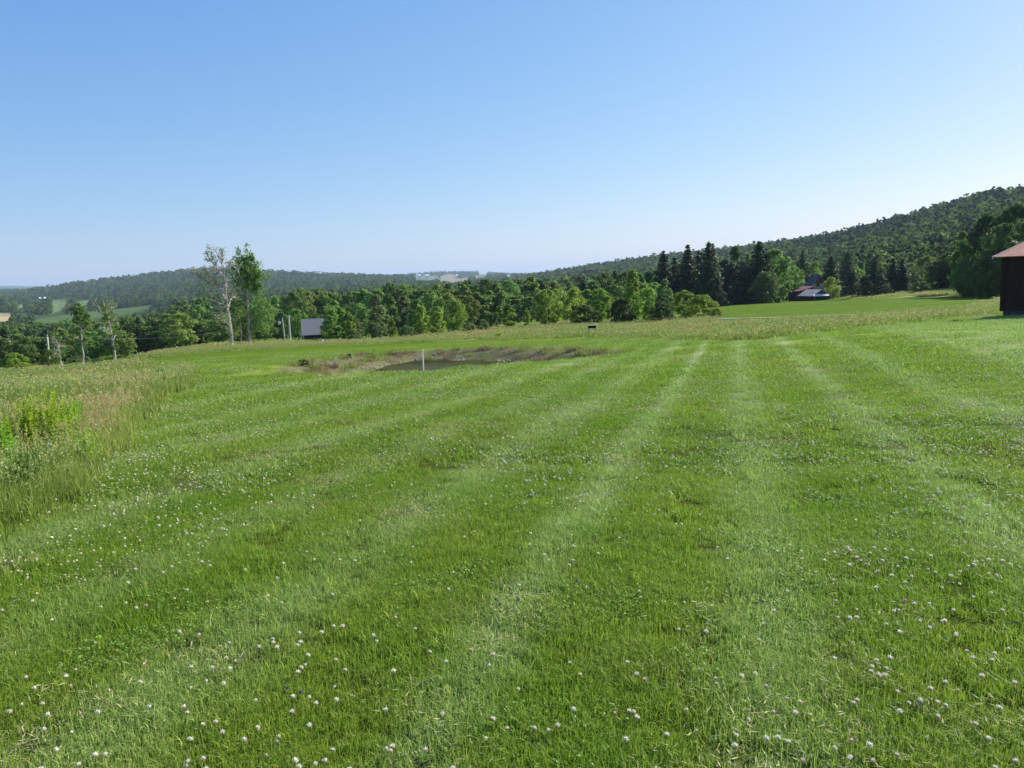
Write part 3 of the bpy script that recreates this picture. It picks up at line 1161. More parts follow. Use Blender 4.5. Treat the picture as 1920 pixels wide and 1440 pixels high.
sc = .5 + .5 * rng.random(ok.sum())
scatter('bank_plants', np.stack([x, y, z], -1)[ok], zrot(rng, ok.sum()), np.repeat(sc[:, None], 3, 1), np.where(rng.random(ok.sum()) < .55, rng.integers(0, 3, ok.sum()), rng.integers(3, 5, ok.sum())), dr, 'dry brown stalks and sedge on the pond bank', 'bank plants')
print('grass done')

# ------------------------------------------------------------------ trees
def crown_leaves(rng, H, W, base, nclump, nleaf, leaf, shape='round', squash=1.0):
    """irregular crown of leaf clumps; returns leaf centres, normals and clump centres"""
    t_ = rng.random(nclump)
    th = rng.random(nclump) * 2 * math.pi
    ph0 = rng.random() * 6.28
    if shape == 'round':
        prof = np.sqrt(np.clip(1 - (2 * t_ - .95) ** 2 * .95, .06, 1))
    elif shape == 'oval':
        prof = np.clip(np.sin(math.pi * (t_ * .86 + .12)) ** .7, .1, 1) * (1 - .35 * t_)
    elif shape == 'cone':
        prof = (1 - t_) ** .7 * .95 + .08
    else:          # dome of a bush
        prof = np.sqrt(np.clip(1 - t_ ** 2.2, .05, 1))
    lobe = 1 + .22 * np.sin(2 * th + ph0) + .16 * np.sin(5 * th + 3 * ph0 + 6 * t_)
    rad_ = W / 2 * prof * lobe * (.35 + .6 * rng.random(nclump) ** .45)
    cz = H * (base + (1 - base) * t_ * .94)
    cc = np.stack([np.cos(th) * rad_, np.sin(th) * rad_ * squash, cz], -1)
    cr = W * (.085 + .10 * rng.random(nclump)) * (.7 + .3 * prof)
    per = max(4, nleaf // nclump)
    d = rng.normal(size=(nclump, per, 3))
    d /= np.linalg.norm(d, axis=2)[..., None]
    d[..., 2] = np.where(rng.random((nclump, per)) < .65, np.abs(d[..., 2]), d[..., 2])
    rr = (.55 + .5 * rng.random((nclump, per)))[..., None] * cr[:, None, None]
    p = cc[:, None] + d * rr * np.array([1, 1, .8])
    nn = d * .9 + rng.normal(size=d.shape) * .65 + np.array([0, 0, .25])
    p = p.reshape(-1, 3)
    nn = nn.reshape(-1, 3)
    k = p[:, 2] > .1
    return p[k], nn[k], cc, cr


def broad_meshes(seed, H, W, base, nclump, nleaf, leaf, mat, shape='round', trunk=True, barkm=None):
    rng = np.random.default_rng(seed)
    p, nn, cc, cr = crown_leaves(rng, H, W, base, nclump, nleaf, leaf, shape)
    v, f = cards(rng, p, nn, leaf, 1.35)
    mb = MB()
    mb.add(v, f)
    crown = mb.data('crown', [mat], False)
    tb = MB()
    tr = max(.05, H * .016)
    top = np.array([rng.normal() * .03 * H, rng.normal() * .03 * H, H * .72])
    mid = top * .5 + np.array([rng.normal() * .02 * H, rng.normal() * .02 * H, 0])
    tb.tube([[0, 0, -.3], [0, 0, .15], mid, top], [tr * 1.5, tr * 1.1, tr * .75, tr * .3], 7)
    for q in range(min(9, nclump)):
        c = cc[rng.integers(nclump)]
        zz = min(c[2] * .7, H * .6)
        s0 = mid * (zz / max(mid[2], .1)) if zz < mid[2] else mid + (top - mid) * (zz - mid[2]) / max(top[2] - mid[2], .1)
        tb.tube([s0, (s0 + c) / 2 + [0, 0, .04 * H], c], [tr * .5, tr * .3, tr * .1], 5)
    return crown, tb.data('trunk', [barkm or M_BARK])


def spruce_meshes(seed, H, W, leaf=.3, mat=None, density=1.0, base=.03):
    rng = np.random.default_rng(seed)
    mb = MB()
    P, N, S = [], [], []
    nl = int(H / .42)
    for k in range(nl):
        t_ = (k + rng.random()) / nl
        z = H * (base + (1 - base) * t_)
        L = W / 2 * (1 - t_) ** .68 * (.75 + .45 * rng.random()) + .12
        nb = max(4, int((7 + 5 * (1 - t_)) * density))
        a0 = rng.random() * 6.28
        for b in range(nb):
            a = a0 + b * 6.283 / nb + rng.normal() * .2
            l = L * (.7 + .45 * rng.random())
            m = max(3, int(l / (leaf * .42)))
            s = (np.arange(m) + .6) / m * l
            dz = -.22 * s - .16 * l * np.sin(s / l * 3) + .10 * l * (s / l) ** 3
            w = rng.normal(size=m) * .10 * l
            P.append(np.stack([np.cos(a) * s - np.sin(a) * w, np.sin(a) * s + np.cos(a) * w, z + dz + rng.normal(size=m) * .06], -1))
            N.append(np.stack([np.cos(a) * np.full(m, .35), np.sin(a) * np.full(m, .35), np.full(m, .8)], -1) + rng.normal(size=(m, 3)) * .55)
            S.append(np.full(m, leaf))
    P.append(np.array([[0, 0, H * q] for q in np.linspace(.9, 1.0, 8)]))
    N.append(rng.normal(size=(8, 3)) * [1, 1, .2])
    S.append(np.full(8, leaf * .7))
    v, f = cards(rng, np.vstack(P), np.vstack(N), np.concatenate(S), 2.0)
    mb.add(v, f)
    tb = MB()
    tb.tube([[0, 0, -.3], [0, 0, H * .5], [0, 0, H * .97]], [H * .017, H * .011, .02], 7)
    return mb.data('crown', [mat or M_SPRUCE]), tb.data('trunk', [M_BARK])


# kinds of tree at unit proportions: built once, copied with their own size
KIND = {
    'broad': [broad_meshes(100 + k, 10, 8.5, .10, 70, 5200, .36, M_LEAF, 'round') for k in range(5)],
    'dark': [broad_meshes(110 + k, 10, 8.5, .04, 110, 7200, .33, M_LEAFD, 'round') for k in range(4)],
    'tall': [broad_meshes(120 + k, 10, 5.5, .08, 64, 4600, .34, M_LEAF, 'oval') for k in range(4)],
    'young': [broad_meshes(140 + k, 8, 4.6, .03, 60, 4400, .26, M_LEAFL, 'oval') for k in range(4)],
    'youngbroad': [broad_meshes(160 + k, 8, 7.2, .03, 80, 5200, .28, M_LEAFL, 'round') for k in range(3)],
    'grey': [broad_meshes(180 + k, 8, 5.5, .05, 60, 4200, .28, M_LEAFG, 'oval') for k in range(3)],
    'bush': [broad_meshes(200 + k, 3, 4.2, .0, 50, 3600, .17, M_LEAFG, 'dome') for k in range(3)],
    'lightbush': [broad_meshes(220 + k, 3, 4.2, .0, 50, 3600, .17, M_LEAFY, 'dome') for k in range(2)],
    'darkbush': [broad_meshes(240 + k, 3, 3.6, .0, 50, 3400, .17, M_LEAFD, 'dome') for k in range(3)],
    'spruce': [spruce_meshes(260 + k, 14, 8.0, .40, density=1.25) for k in range(4)],
    'narrowspruce': [spruce_meshes(280 + k, 14, 5.6, .36, density=1.2) for k in range(3)],
    'pine': [broad_meshes(300 + k, 10, 6.6, .12, 60, 5000, .26, M_SPRUCE, 'cone') for k in range(3)],
}
DIM = {'broad': (10, 8.5), 'dark': (10, 8.5), 'tall': (10, 5.5), 'young': (8, 4.6), 'youngbroad': (8, 7.2), 'grey': (8, 5.5), 'bush': (3, 4.2), 'lightbush': (3, 4.2), 'darkbush': (3, 3.6),
       'spruce': (14, 6.4), 'narrowspruce': (14, 4.4), 'pine': (10, 6.6)}
NAME = {'broad': ('broadleaf_tree', 'tree'), 'dark': ('broadleaf_tree', 'tree'), 'tall': ('broadleaf_tree', 'tree'), 'young': ('young_tree', 'tree'), 'youngbroad': ('young_tree', 'tree'), 'grey': ('broadleaf_tree', 'tree'),
        'bush': ('bush', 'bush'), 'lightbush': ('bush', 'bush'), 'darkbush': ('bush', 'bush'), 'spruce': ('spruce_tree', 'spruce'), 'narrowspruce': ('spruce_tree', 'spruce'), 'pine': ('pine_tree', 'pine')}
trng = np.random.default_rng(77)
N_USED = {}


def tree(kind, px, top, D, wpx, label, group=None, base=None):
    """a tree whose foot is D metres away in picture column px and whose top reaches picture row top"""
    if D is None:
        b = hit(px, base, zf=ground_z)
        D = float(np.hypot(b[0], b[1]))
    b = at(px, base if base else 620, D)
    z0 = float(ground_z(b[0], b[1]))
    ztop = float(at(px, top, D)[2])
    H = max(ztop - z0, .25)
    W = wpx / F_PX * D * .96
    k = N_USED.get(kind, 0)
    N_USED[kind] = k + 1
    crown, trunk = KIND[kind][k % len(KIND[kind])]
    h0, w0 = DIM[kind]
    nm, cat = NAME[kind]
    root = empty(nm, (b[0], b[1], z0), trng.random() * 6.28, label=label, cat=cat, group=group)
    W *= 1.3 if 'spruce' in kind else 1
    root.scale = (W / w0, W / w0, H / h0 * (1.03 if 'spruce' in kind else 1.0))
    for me, n_ in ((crown, 'crown'), (trunk, 'trunk')):
        o = bpy.data.objects.new(n_, me)
        C.objects.link(o)
        o.parent = root
    return root


# ---- trees and bushes one can tell apart, from left to right
T = tree
T('youngbroad', 21, 662, 62, 36, 'small round leafy tree standing alone at the far left edge of the meadow')
T('young', 84, 655, 92, 26, 'slim bushy sapling growing round the foot of the white utility pole')
T('bush', 143, 668, 88, 44, 'low green bush on the meadow edge, right of the white utility pole')
T('bush', 178, 672, 84, 26, 'small bush at the foot of the thin leaning birch')
T('young', 624, 579, 118, 42, 'leafy tree with feathery crown overlapping the right end of the grey roof')
T('young', 653, 583, 116, 38, 'second leafy tree right of the grey roofed house')
T('darkbush', 588, 634, 108, 16, 'tiny dark fir-like shrub in front of the grey roofed house')
T('bush', 668, 622, 104, 34, 'low bushy shrub at the foot of the trees right of the house')
T('grey', 665, 592, 118, 34, 'narrow grey green tree behind the low shrub right of the house')
T('grey', 706, 585, 115, 44, 'dull green tree left of the bright slim tree')
T('young', 735, 595, 100, 22, 'bright slim tree just left of the round clipped-looking bush')
T('bush', 763, 610, 96, 30, 'round dome-shaped bush above the white marker post')
T('young', 790, 572, 108, 38, 'yellow green tree just right of the round bush')
T('young', 822, 574, 106, 40, 'bright yellow green tree left of the tree with the pale round crown')
T('youngbroad', 858, 562, 98, 42, 'tree with pale round crown, in front of the wood, middle of the row')
T('bush', 880, 604, 92, 26, 'low rounded bush at the right foot of the tree with pale round crown')
T('bush', 906, 600, 90, 26, 'small greyish bush in the gap of the tree row')
T('darkbush', 925, 588, 122, 34, 'dark shrubby tree behind the small greyish bush')
T('young', 956, 570, 96, 37, 'bright green bushy tree standing alone left of the slim bright sapling')
T('young', 988, 576, 95, 20, 'slim bright sapling, left of the dark tree clump')
T('youngbroad', 1030, 541, 104, 62, 'broad olive green tree at the left end of the long bush row')
T('youngbroad', 1078, 540, 100, 52, 'bright round tree of the long bush row above the small grey stand')
T('darkbush', 1100, 572, 92, 52, 'dark shaded bush right behind the small grey stand')
T('youngbroad', 1126, 540, 98, 48, 'light green tree in the middle of the long bush row')
T('darkbush', 1165, 560, 94, 46, 'dark low bush under the tallest bright tree')
T('young', 1188, 503, 108, 46, 'tallest bright tree of the long bush row')
T('youngbroad', 1213, 539, 98, 50, 'round bushy tree right of the tallest bright tree')
T('grey', 1247, 523, 96, 46, 'pointed leafy tree near the right end of the bush row')
T('darkbush', 1240, 566, 90, 40, 'dark low bush in front of the pointed leafy tree')
T('youngbroad', 1284, 545, 94, 48, 'round green bush-like tree between the pointed tree and the yellow green bush')
T('lightbush', 1318, 553, 90, 56, 'yellow green round bush at the right end of the bush row')
T('lightbush', 1342, 577, 86, 26, 'lowest yellow green bush sloping down to the mown field')
T('spruce', 1246, 474, 205, 40, 'leftmost tall dark spruce above the bush row')
T('narrowspruce', 1266, 484, 215, 30, 'narrow dark spruce second from the left above the bush row')
T('spruce', 1291, 463, 205, 44, 'broad dark spruce with single tip left of the twin-tipped spruce')
T('spruce', 1311, 475, 212, 34, 'shorter spruce between two taller ones')
T('spruce', 1330, 457, 200, 46, 'tallest dark spruce beside the open mown field')
T('narrowspruce', 1337, 461, 206, 26, 'narrow spruce tip close against the tallest spruce')
T('pine', 1345, 520, 190, 36, 'low bluish spruce with sunlit boughs at the corner of the field')
T('tall', 1380, 458, 225, 46, 'tall broadleaf tree between two dark spruces')
T('young', 1402, 474, 232, 26, 'lighter tree behind the dark spruces left of the sheds')
T('spruce', 1423, 456, 205, 50, 'dark spruce standing left of the big broadleaf tree by the sheds')
T('spruce', 1396, 500, 205, 44, 'dark low spruce in the shade left of the sheds')
T('broad', 1455, 468, 205, 62, 'big sunlit broadleaf tree left of the sheds')
T('dark', 1436, 508, 196, 46, 'dark low-branched tree hanging over the field left of the sheds')
T('broad', 1486, 497, 224, 40, 'leafy tree right behind the red roofed shed')
T('spruce', 1504, 472, 245, 26, 'single dark spruce above the grey barn roof')
T('youngbroad', 1527, 490, 262, 34, 'light green tree behind the grey barn roof')
T('spruce', 1556, 482, 250, 34, 'dark spruce right of the grey barn roof')
T('youngbroad', 1560, 519, 222, 32, 'light green bush right beside the weathered barn gable')
T('spruce', 1587, 474, 258, 32, 'tall slim spruce behind the dark round tree')
T('pine', 1597, 508, 196, 44, 'dark dense tree with shaded foot right of the sheds')
T('pine', 1619, 517, 192, 30, 'small dark conifer beside the dark dense tree')
T('narrowspruce', 1636, 486, 205, 28, 'pointed dark spruce left of a pair of spruces')
T('pine', 1650, 514, 190, 38, 'low dark conifer between pointed spruces')
T('narrowspruce', 1671, 486, 200, 24, 'left spruce of the dark pair at the field edge')
T('narrowspruce', 1689, 487, 198, 24, 'right spruce of the dark pair at the field edge')
T('grey', 1712, 510, 205, 34, 'dull green tree right of the spruce pair')
T('darkbush', 1725, 527, 182, 34, 'dark shrub at the top of the sloping grass right of the spruce pair')
T('youngbroad', 1752, 502, 200, 34, 'light green tree at the top of the sloping meadow')
T('broad', 1735, 480, 232, 50, 'taller hazy tree behind the sloping meadow')
T('grey', 1772, 470, 205, 40, 'leafy tree left of the big dark tree clump')
T('tall', 1800, 432, 158, 46, 'tall leafy tree at the left end of the big dark clump by the red barn')
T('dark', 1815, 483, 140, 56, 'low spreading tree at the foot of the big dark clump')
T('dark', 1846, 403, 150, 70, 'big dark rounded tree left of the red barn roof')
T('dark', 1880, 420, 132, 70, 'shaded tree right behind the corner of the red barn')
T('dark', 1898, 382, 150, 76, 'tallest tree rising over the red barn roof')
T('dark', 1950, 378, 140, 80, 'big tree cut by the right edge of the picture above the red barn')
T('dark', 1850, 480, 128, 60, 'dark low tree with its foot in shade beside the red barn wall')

# ---- woods whose single trees look alike: one object each, in groups
def row(px0, px1, step, D0, D1, topf, kinds, wide, label, group, jit=8):
    px = px0
    while px < px1:
        D = D0 + (D1 - D0) * trng.random()
        kd = kinds[int(trng.integers(len(kinds)))]
        tp = float(np.interp(px, *zip(*topf))) + trng.normal() * jit * .5 + abs(trng.normal()) * jit * .5
        w = wide * (.8 + .5 * trng.random()) * (.62 if 'spruce' in kd else 1)
        T(kd, px, tp, D, w, label, group)
        px += step * (.7 + .6 * trng.random())


topL = [(-60, 622), (0, 618), (40, 614), (80, 612), (130, 606), (180, 603), (235, 592), (270, 590), (310, 580), (360, 575), (420, 572), (500, 568), (560, 560)]
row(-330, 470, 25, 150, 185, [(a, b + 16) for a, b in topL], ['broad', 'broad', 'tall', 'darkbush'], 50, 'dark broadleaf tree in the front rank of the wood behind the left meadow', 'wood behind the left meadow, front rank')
row(-330, 520, 27, 200, 250, topL, ['broad', 'tall', 'broad', 'spruce'], 46, 'green tree crown in the rear rank of the wood behind the left meadow', 'wood behind the left meadow, rear rank')
row(-60, 330, 16, 380, 560, [(-60, 612), (0, 606), (60, 601), (100, 601), (150, 600), (330, 588)], ['broad', 'tall'], 24, 'hazy tree crown between the left wood and the distant fields', 'hazy trees before the distant fields', 5)
topM = [(490, 565), (520, 552), (560, 545), (600, 543), (640, 542), (700, 540), (725, 528), (752, 527), (800, 533), (830, 530), (868, 529), (895, 523), (920, 524), (960, 530), (1000, 526), (1040, 520), (1080, 530), (1125, 512), (1165, 503), (1200, 508), (1240, 505)]
row(495, 600, 26, 150, 175, [(495, 585), (545, 580), (600, 572)], ['broad', 'tall'], 44, 'dark leafy tree behind the utility poles and the grey roofed house', 'trees behind the grey roofed house')
row(610, 1240, 25, 135, 165, [(a, b + 20) for a, b in topM], ['broad', 'tall', 'broad', 'grey'], 50, 'broadleaf tree in the middle rank of the wood behind the pond', 'wood behind the pond, middle rank')
row(500, 820, 24, 190, 235, topM, ['broad', 'broad', 'tall'], 50, 'broadleaf crown in the rear rank of the wood, left of the middle', 'wood behind the pond, rear rank, left part')
row(810, 1240, 22, 185, 235, topM, ['spruce', 'tall', 'broad', 'broad', 'tall', 'narrowspruce'], 48, 'dark pointed or rounded crown in the rear rank of the wood, right of the middle', 'wood behind the pond, rear rank, right part')
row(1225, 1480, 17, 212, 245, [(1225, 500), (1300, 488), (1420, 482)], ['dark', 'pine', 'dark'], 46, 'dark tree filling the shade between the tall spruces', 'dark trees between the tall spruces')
row(1470, 1780, 22, 262, 310, [(1470, 500), (1560, 502), (1650, 495), (1780, 478)], ['broad', 'spruce', 'tall', 'grey'], 38, 'mixed tree at the foot of the wooded hill behind the sheds', 'trees at the foot of the wooded hill')
row(1780, 2050, 30, 165, 215, [(1780, 470), (1850, 430), (2050, 385)], ['dark'], 66, 'shaded tree deep in the clump behind the red barn', 'trees deep in the clump behind the red barn')

# ---- half-dead birches: explicit limbs
def limb_tree(name, D, limbs, leaves, label, leafmat, twig=1.0, seed=1, leaf=.16, lm=1.3):
    """limbs: list of (picture points, foot radius, tip radius); leaves: (px, py, spread px, number)"""
    rg = np.random.default_rng(seed)
    b = at(*limbs[0][0][0], D)
    z0 = float(ground_z(b[0], b[1]))
    org = np.array([b[0], b[1], z0])
    root = empty(name, tuple(org), 0, label=label, cat='tree')
    tb = MB()
    LC, LN = [], []
    for li, (pts, r0, r1) in enumerate(limbs):
        dep = rg.normal() * 1.6
        P = []
        for q, (x, y) in enumerate(pts):
            p = at(x, y, D + dep * q / max(1, len(pts) - 1) * (1 if li else .2)) - org
            P.append(p)
        P = np.array(P)
        if li == 0:
            P[0][2] = -.3
        # resample with a wobble
        s = np.linspace(0, len(P) - 1, (len(P) - 1) * 4 + 1)
        Q = np.stack([np.interp(s, np.arange(len(P)), P[:, c]) for c in range(3)], -1)
        Q[1:-1] += rg.normal(size=Q[1:-1].shape) * .035
        R_ = np.linspace(r0, r1, len(Q)) * (1.0 if li == 0 else 1.45)
        tb.tube(Q, R_, 6)
        if li == 0:
            continue
        # twigs
        L = np.linalg.norm(Q[-1] - Q[0])
        dirn = (Q[-1] - Q[0]) / L
        for q in range(int(6 * L * twig / 2) + 3):
            k = rg.random() ** .7
            p0 = Q[int(k * (len(Q) - 1))]
            d = dirn * .7 + rg.normal(size=3) * .55 + np.array([0, 0, .25])
            d /= np.linalg.norm(d)
            l = (.35 + .8 * rg.random()) * (1.25 - .6 * k) * .85
            m = p0 + d * l * .5 + rg.normal(size=3) * .05
            e = p0 + d * l + np.array([0, 0, .08])
            tb.tube([p0, m, e], [.034, .024, .012], 4, cap=False)
            for w in range(2):
                d2 = d + rg.normal(size=3) * .6
                e2 = m + d2 / np.linalg.norm(d2) * l * .5
                tb.tube([m, e2], [.017, .009], 3, cap=False)
                if rg.random() < .42:
                    LC.append(e2[None] + rg.normal(size=(6, 3)) * .14)
                    LN.append(rg.normal(size=(6, 3)))
    tb.build('trunk', [M_BIRCH], root)
    for (x, y, sp, n_) in leaves:
        n_ = int(n_ * lm)
        c = at(x, y, D) - org
        S = sp / F_PX * D
        k = max(2, n_ // 30)
        cc = c + rg.normal(size=(k, 3)) * S * np.array([.55, .55, .6])
        for q in cc:
            d = rg.normal(size=(n_ // k, 3))
            LC.append(q + d * S * .26)
            LN.append(d + rg.normal(size=d.shape) * .6)
    v, f = cards(rg, np.vstack(LC), np.vstack(LN), leaf, 1.3)
    m = MB()
    m.add(v, f)
    m.build('crown', [leafmat], root)
    return root


M_BLEAF = foliage('birch_foliage', (.10, .19, .03), (.22, .32, .06), .45)
M_BLEAF2 = foliage('sparse_birch_foliage', (.16, .22, .08), (.28, .34, .15), .45)
limb_tree('dying_birch', 100, [
    ([(436, 646), (432, 610), (427, 582), (423, 545), (419, 510), (413, 485), (402, 467)], .21, .03),
    ([(424, 560), (411, 545), (402, 528), (391, 514), (380, 498)], .09, .02),
    ([(420, 545), (399, 530), (379, 522), (362, 508)], .05, .015),
    ([(427, 572), (405, 566), (385, 556), (359, 541)], .06, .015),
    ([(425, 590), (408, 580), (398, 572)], .05, .015),
    ([(420, 518), (410, 506), (401, 494), (390, 480), (388, 472)], .07, .015),
    ([(415, 495), (418, 480), (416, 470)], .04, .015),
    ([(423, 540), (427, 520), (429, 502), (431, 492)], .05, .015),
    ([(428, 575), (434, 556), (438, 540)], .08, .03),
    ([(431, 562), (443, 554), (452, 550)], .04, .015),
    ([(432, 612), (420, 600), (404, 592)], .04, .01),
    ([(434, 625), (426, 618)], .04, .02),
    ([(420, 520), (404, 512), (396, 500)], .05, .012),
    ([(422, 535), (405, 532), (388, 536)], .04, .012),
], [(402, 474, 12, 130), (394, 486, 12, 90), (415, 482, 10, 60), (372, 530, 18, 110), (395, 545, 22, 120), (432, 500, 8, 40), (385, 512, 16, 90), (403, 585, 14, 70)],
    'pale half-dead birch with bare spreading branches, left of the twin big trees', M_BLEAF2, 2.6, 3, .12, 1.0)
limb_tree('dying_birch', 103, [
    ([(469, 641), (466, 610), (465, 573), (462, 545), (459, 517), (457, 490), (456, 480)], .19, .03),
    ([(465, 573), (457, 560), (448, 548), (440, 535)], .07, .02),
    ([(464, 565), (470, 548), (478, 532), (482, 520)], .07, .02),
    ([(461, 540), (468, 520), (470, 500), (471, 480)], .06, .02),
    ([(461, 535), (451, 520), (446, 505), (442, 490)], .05, .015),
    ([(466, 600), (476, 592), (488, 588), (496, 580)], .05, .015),
    ([(467, 615), (478, 606), (492, 602)], .05, .015),
    ([(462, 545), (452, 540), (444, 526)], .04, .012),
    ([(466, 590), (455, 600), (450, 620)], .03, .01),
], [(456, 482, 11, 330), (470, 484, 8, 170), (460, 500, 16, 520), (475, 502, 9, 260), (481, 522, 12, 520), (466, 520, 14, 420), (445, 500, 10, 160), (449, 520, 12, 220), (478, 542, 12, 300), (486, 578, 18, 420), (492, 600, 16, 420), (480, 612, 14, 260), (452, 545, 12, 140), (448, 570, 14, 160), (455, 605, 12, 200)],
    'birch with leafy top and right side, right of the twin big trees', M_BLEAF, 1.4, 5, .15, 1.9)
limb_tree('thin_birch', 104, [
    ([(453, 640), (452, 620), (450, 600), (447, 585)], .10, .02),
    ([(451, 610), (445, 600), (440, 590)], .03, .01),
], [(446, 590, 10, 160), (452, 605, 9, 100)], 'short thin birch between the two big birches', M_BLEAF, 1, 8)
limb_tree('thin_birch', 78, [
    ([(216, 674), (212, 645), (207, 620), (205, 600), (199, 583), (193, 562)], .11, .015),
    ([(206, 610), (213, 604), (218, 600)], .03, .01),
    ([(204, 597), (196, 588), (186, 578), (180, 565)], .03, .01),
    ([(202, 590), (210, 582), (214, 572)], .03, .01),
    ([(207, 620), (196, 622), (184, 612)], .025, .01),
    ([(210, 640), (216, 628), (220, 632)], .025, .01),
], [(195, 572, 10, 90), (204, 590, 14, 110), (214, 625, 9, 100), (188, 600, 10, 60), (214, 655, 7, 90)], 'thin leaning birch with nearly bare crown, right one of two on the left', M_BLEAF, 1.1, 9, .13)
limb_tree('thin_birch', 86, [
    ([(157, 690), (155, 655), (153, 630), (153, 612), (158, 600)], .10, .02),
    ([(153, 614), (148, 600), (146, 588), (150, 578)], .04, .012),
    ([(154, 622), (162, 610), (166, 600)], .03, .01),
    ([(154, 640), (146, 632), (140, 620)], .03, .01),
], [(147, 584, 10, 260), (153, 594, 11, 220), (160, 606, 10, 200), (144, 625, 12, 110), (153, 640, 10, 120), (165, 590, 7, 60)], 'thin birch with small leafy tuft on top, left one of two on the left', M_BLEAF, 1, 10, .14)
limb_tree('dead_tree', 84, [
    ([(117, 694), (112, 668), (109, 650), (106, 636)], .09, .02),
    ([(110, 655), (102, 645), (98, 632)], .03, .01),
    ([(112, 668), (104, 660)], .03, .01),
    ([(109, 650), (113, 640)], .03, .01),
], [(104, 640, 14, 90), (112, 668, 14, 170), (102, 672, 12, 150)], 'small greyish dead tree beside the white utility pole', M_BLEAF, 1.6, 12, .12)
print('trees done')

# ---- far woods: uncountable crowns
def far_crown(seed, H, W, n, leaf, mat, shape):
    rg = np.random.default_rng(seed)
    p, nn, cc, cr = crown_leaves(rg, H, W, .1, 16, n, leaf, shape)
    v, f = cards(rg, p, nn, leaf, 1.2)
    mb = MB()
    mb.add(v, f)
    return mb.data('far_crown', [mat])


fv = [far_crown(400 + k, 13, 10.5, 420, 1.05, M_FAR, ('round', 'oval', 'round', 'round')[k % 4]) for k in range(7)]
fv += [far_crown(420 + k, 14, 6.5, 320, .95, M_FARC, 'cone') for k in range(3)]
fv = variants('far_crown', fv)
frng = np.random.default_rng(99)
# horizon of the ground as seen along each direction, to leave out what no one can see
HA = np.radians(np.arange(-48, 48, .25))
HR = np.exp(np.linspace(math.log(250), math.log(15000), 260))
HX, HY = np.sin(HA)[:, None] * HR, np.cos(HA)[:, None] * HR
HZ = (ground_z(HX, HY) - 1.7) / HR
HM = np.maximum.accumulate(HZ, axis=1)


def seen(x, y, z, top):
    r = np.hypot(x, y)
    a = np.arctan2(x, y)
    i = np.clip(np.searchsorted(HA, a), 0, len(HA) - 1)
    j = np.clip(np.searchsorted(HR, r * .985) - 1, 0, len(HR) - 1)
    return (z + top + 12 - 1.7) / r > HM[i, j]


CLEAR = [p for L in FIELDS.values() for p, _ in L]
SPOTS = [
    [(780, 519), (781, 512), (809, 511), (810, 520)], [(854, 519), (854, 513), (861, 513), (861, 519)], [(889, 523), (889, 515), (898, 515), (898, 523)],
    [(949, 521), (949, 513), (961, 513), (961, 522)], [(72, 564), (72, 556), (90, 556), (90, 564)]]
Pp, Ss, Ii = [], [], []
for r0, r1, dens, scl in ((300, 650, 1 / 52, .82), (650, 1500, 1 / 50, .92), (1500, 2600, 1 / 130, 1.15), (2600, 4200, 1 / 260, 1.5), (4200, 7000, 1 / 340, 1.4)):
    x, y = sector(frng, r0, r1, dens, 42)
    z = ground_z(x, y)
    px, py = project(x, y, z)
    r = np.hypot(x, y)
    ok = ~field_mask(px, py, r) & seen(x, y, z, 14 * scl) & (px > -500) & (px < 2400)
    hedge = (fnoise(x / 60, y / 60, 91) > .36) | (px > 300)
    ok &= hedge
    _, ptop = project(x, y, z + 13.5 * scl)
    lowz = (px < 330) & (r < 1150)
    _, ptop = project(x, y, z + np.where(lowz, 8.0, 13.5) * scl)
    ok &= ~(lowz & (ptop < np.interp(px, [0, 83, 130, 180, 230, 290, 330], [590, 590, 594, 590, 585, 579, 570])))
    for poly in CLEAR:
        ok &= ~((inside(px, ptop, poly) & (r < 4900)) | inside(px, (ptop + py) / 2, poly))
    for poly in SPOTS:
        ok &= ~((inside(px, ptop, poly) | inside(px, py, poly)) & (r < 4650))
    ok &= ~((r < 420) & (px > 1340))| ((r > 300) & (px > 1340) & ~field_mask(px, py, r) & seen(x, y, z, 14))
    x, y, z, px, r, lowz = x[ok], y[ok], z[ok], px[ok], r[ok], lowz[ok]
    sc = scl * (.66 + .55 * frng.random(len(x)) ** 1.3) * np.where(lowz, .62, 1)
    con = frng.random(len(x)) < (.10 + .3 * (fnoise(x / 120, y / 120, 93) > .58) + .45 * ((px > 1450) & (r > 820) & (r < 1060)))
    idx = np.where(con, 7 + frng.integers(0, 3, len(x)), frng.integers(0, 7, len(x)))
    Pp.append(np.stack([x, y, z - .5], -1))
    Ss.append(np.stack([sc, sc, sc * (.8 + .35 * frng.random(len(x)))], -1))
    Ii.append(idx)
Pp, Ss, Ii = np.vstack(Pp), np.vstack(Ss), np.concatenate(Ii)
scatter('far_wood', Pp, zrot(frng, len(Pp)), Ss, Ii, fv, 'dense far woods covering the hills and the valley', 'wood')
print('far trees', len(Pp))

# ------------------------------------------------------------------ buildings
def solid_box(mb, x0, x1, y0, y1, z0, z1, mi=0):
    mb.box(((x0 + x1) / 2, (y0 + y1) / 2, (z0 + z1) / 2), (x1 - x0, y1 - y0, z1 - z0), mi)


def slab(mb, a, b, c, d, th, mi=0):
    """thick roof sheet from four corner points, thickness added upward"""
    mb.prism([a, b, c, d], (0, 0, th), mi)


def gable_body(mb, x0, x1, y0, y1, h, rise, axis, mi=0, th=.12):
    """walls with gables; ridge along axis"""
    solid_box(mb, x0, x1, y0, y1, -.6, h, mi)
    if axis == 'x':
        m = (y0 + y1) / 2
        mb.prism([(x0, y0, h), (x0, y1, h), (x0, m, h + rise)], (x1 - x0, 0, 0), mi)
    else:
        m = (x0 + x1) / 2
        mb.prism([(x0, y0, h), (x1, y0, h), (m, y0, h + rise)], (0, y1 - y0, 0), mi)


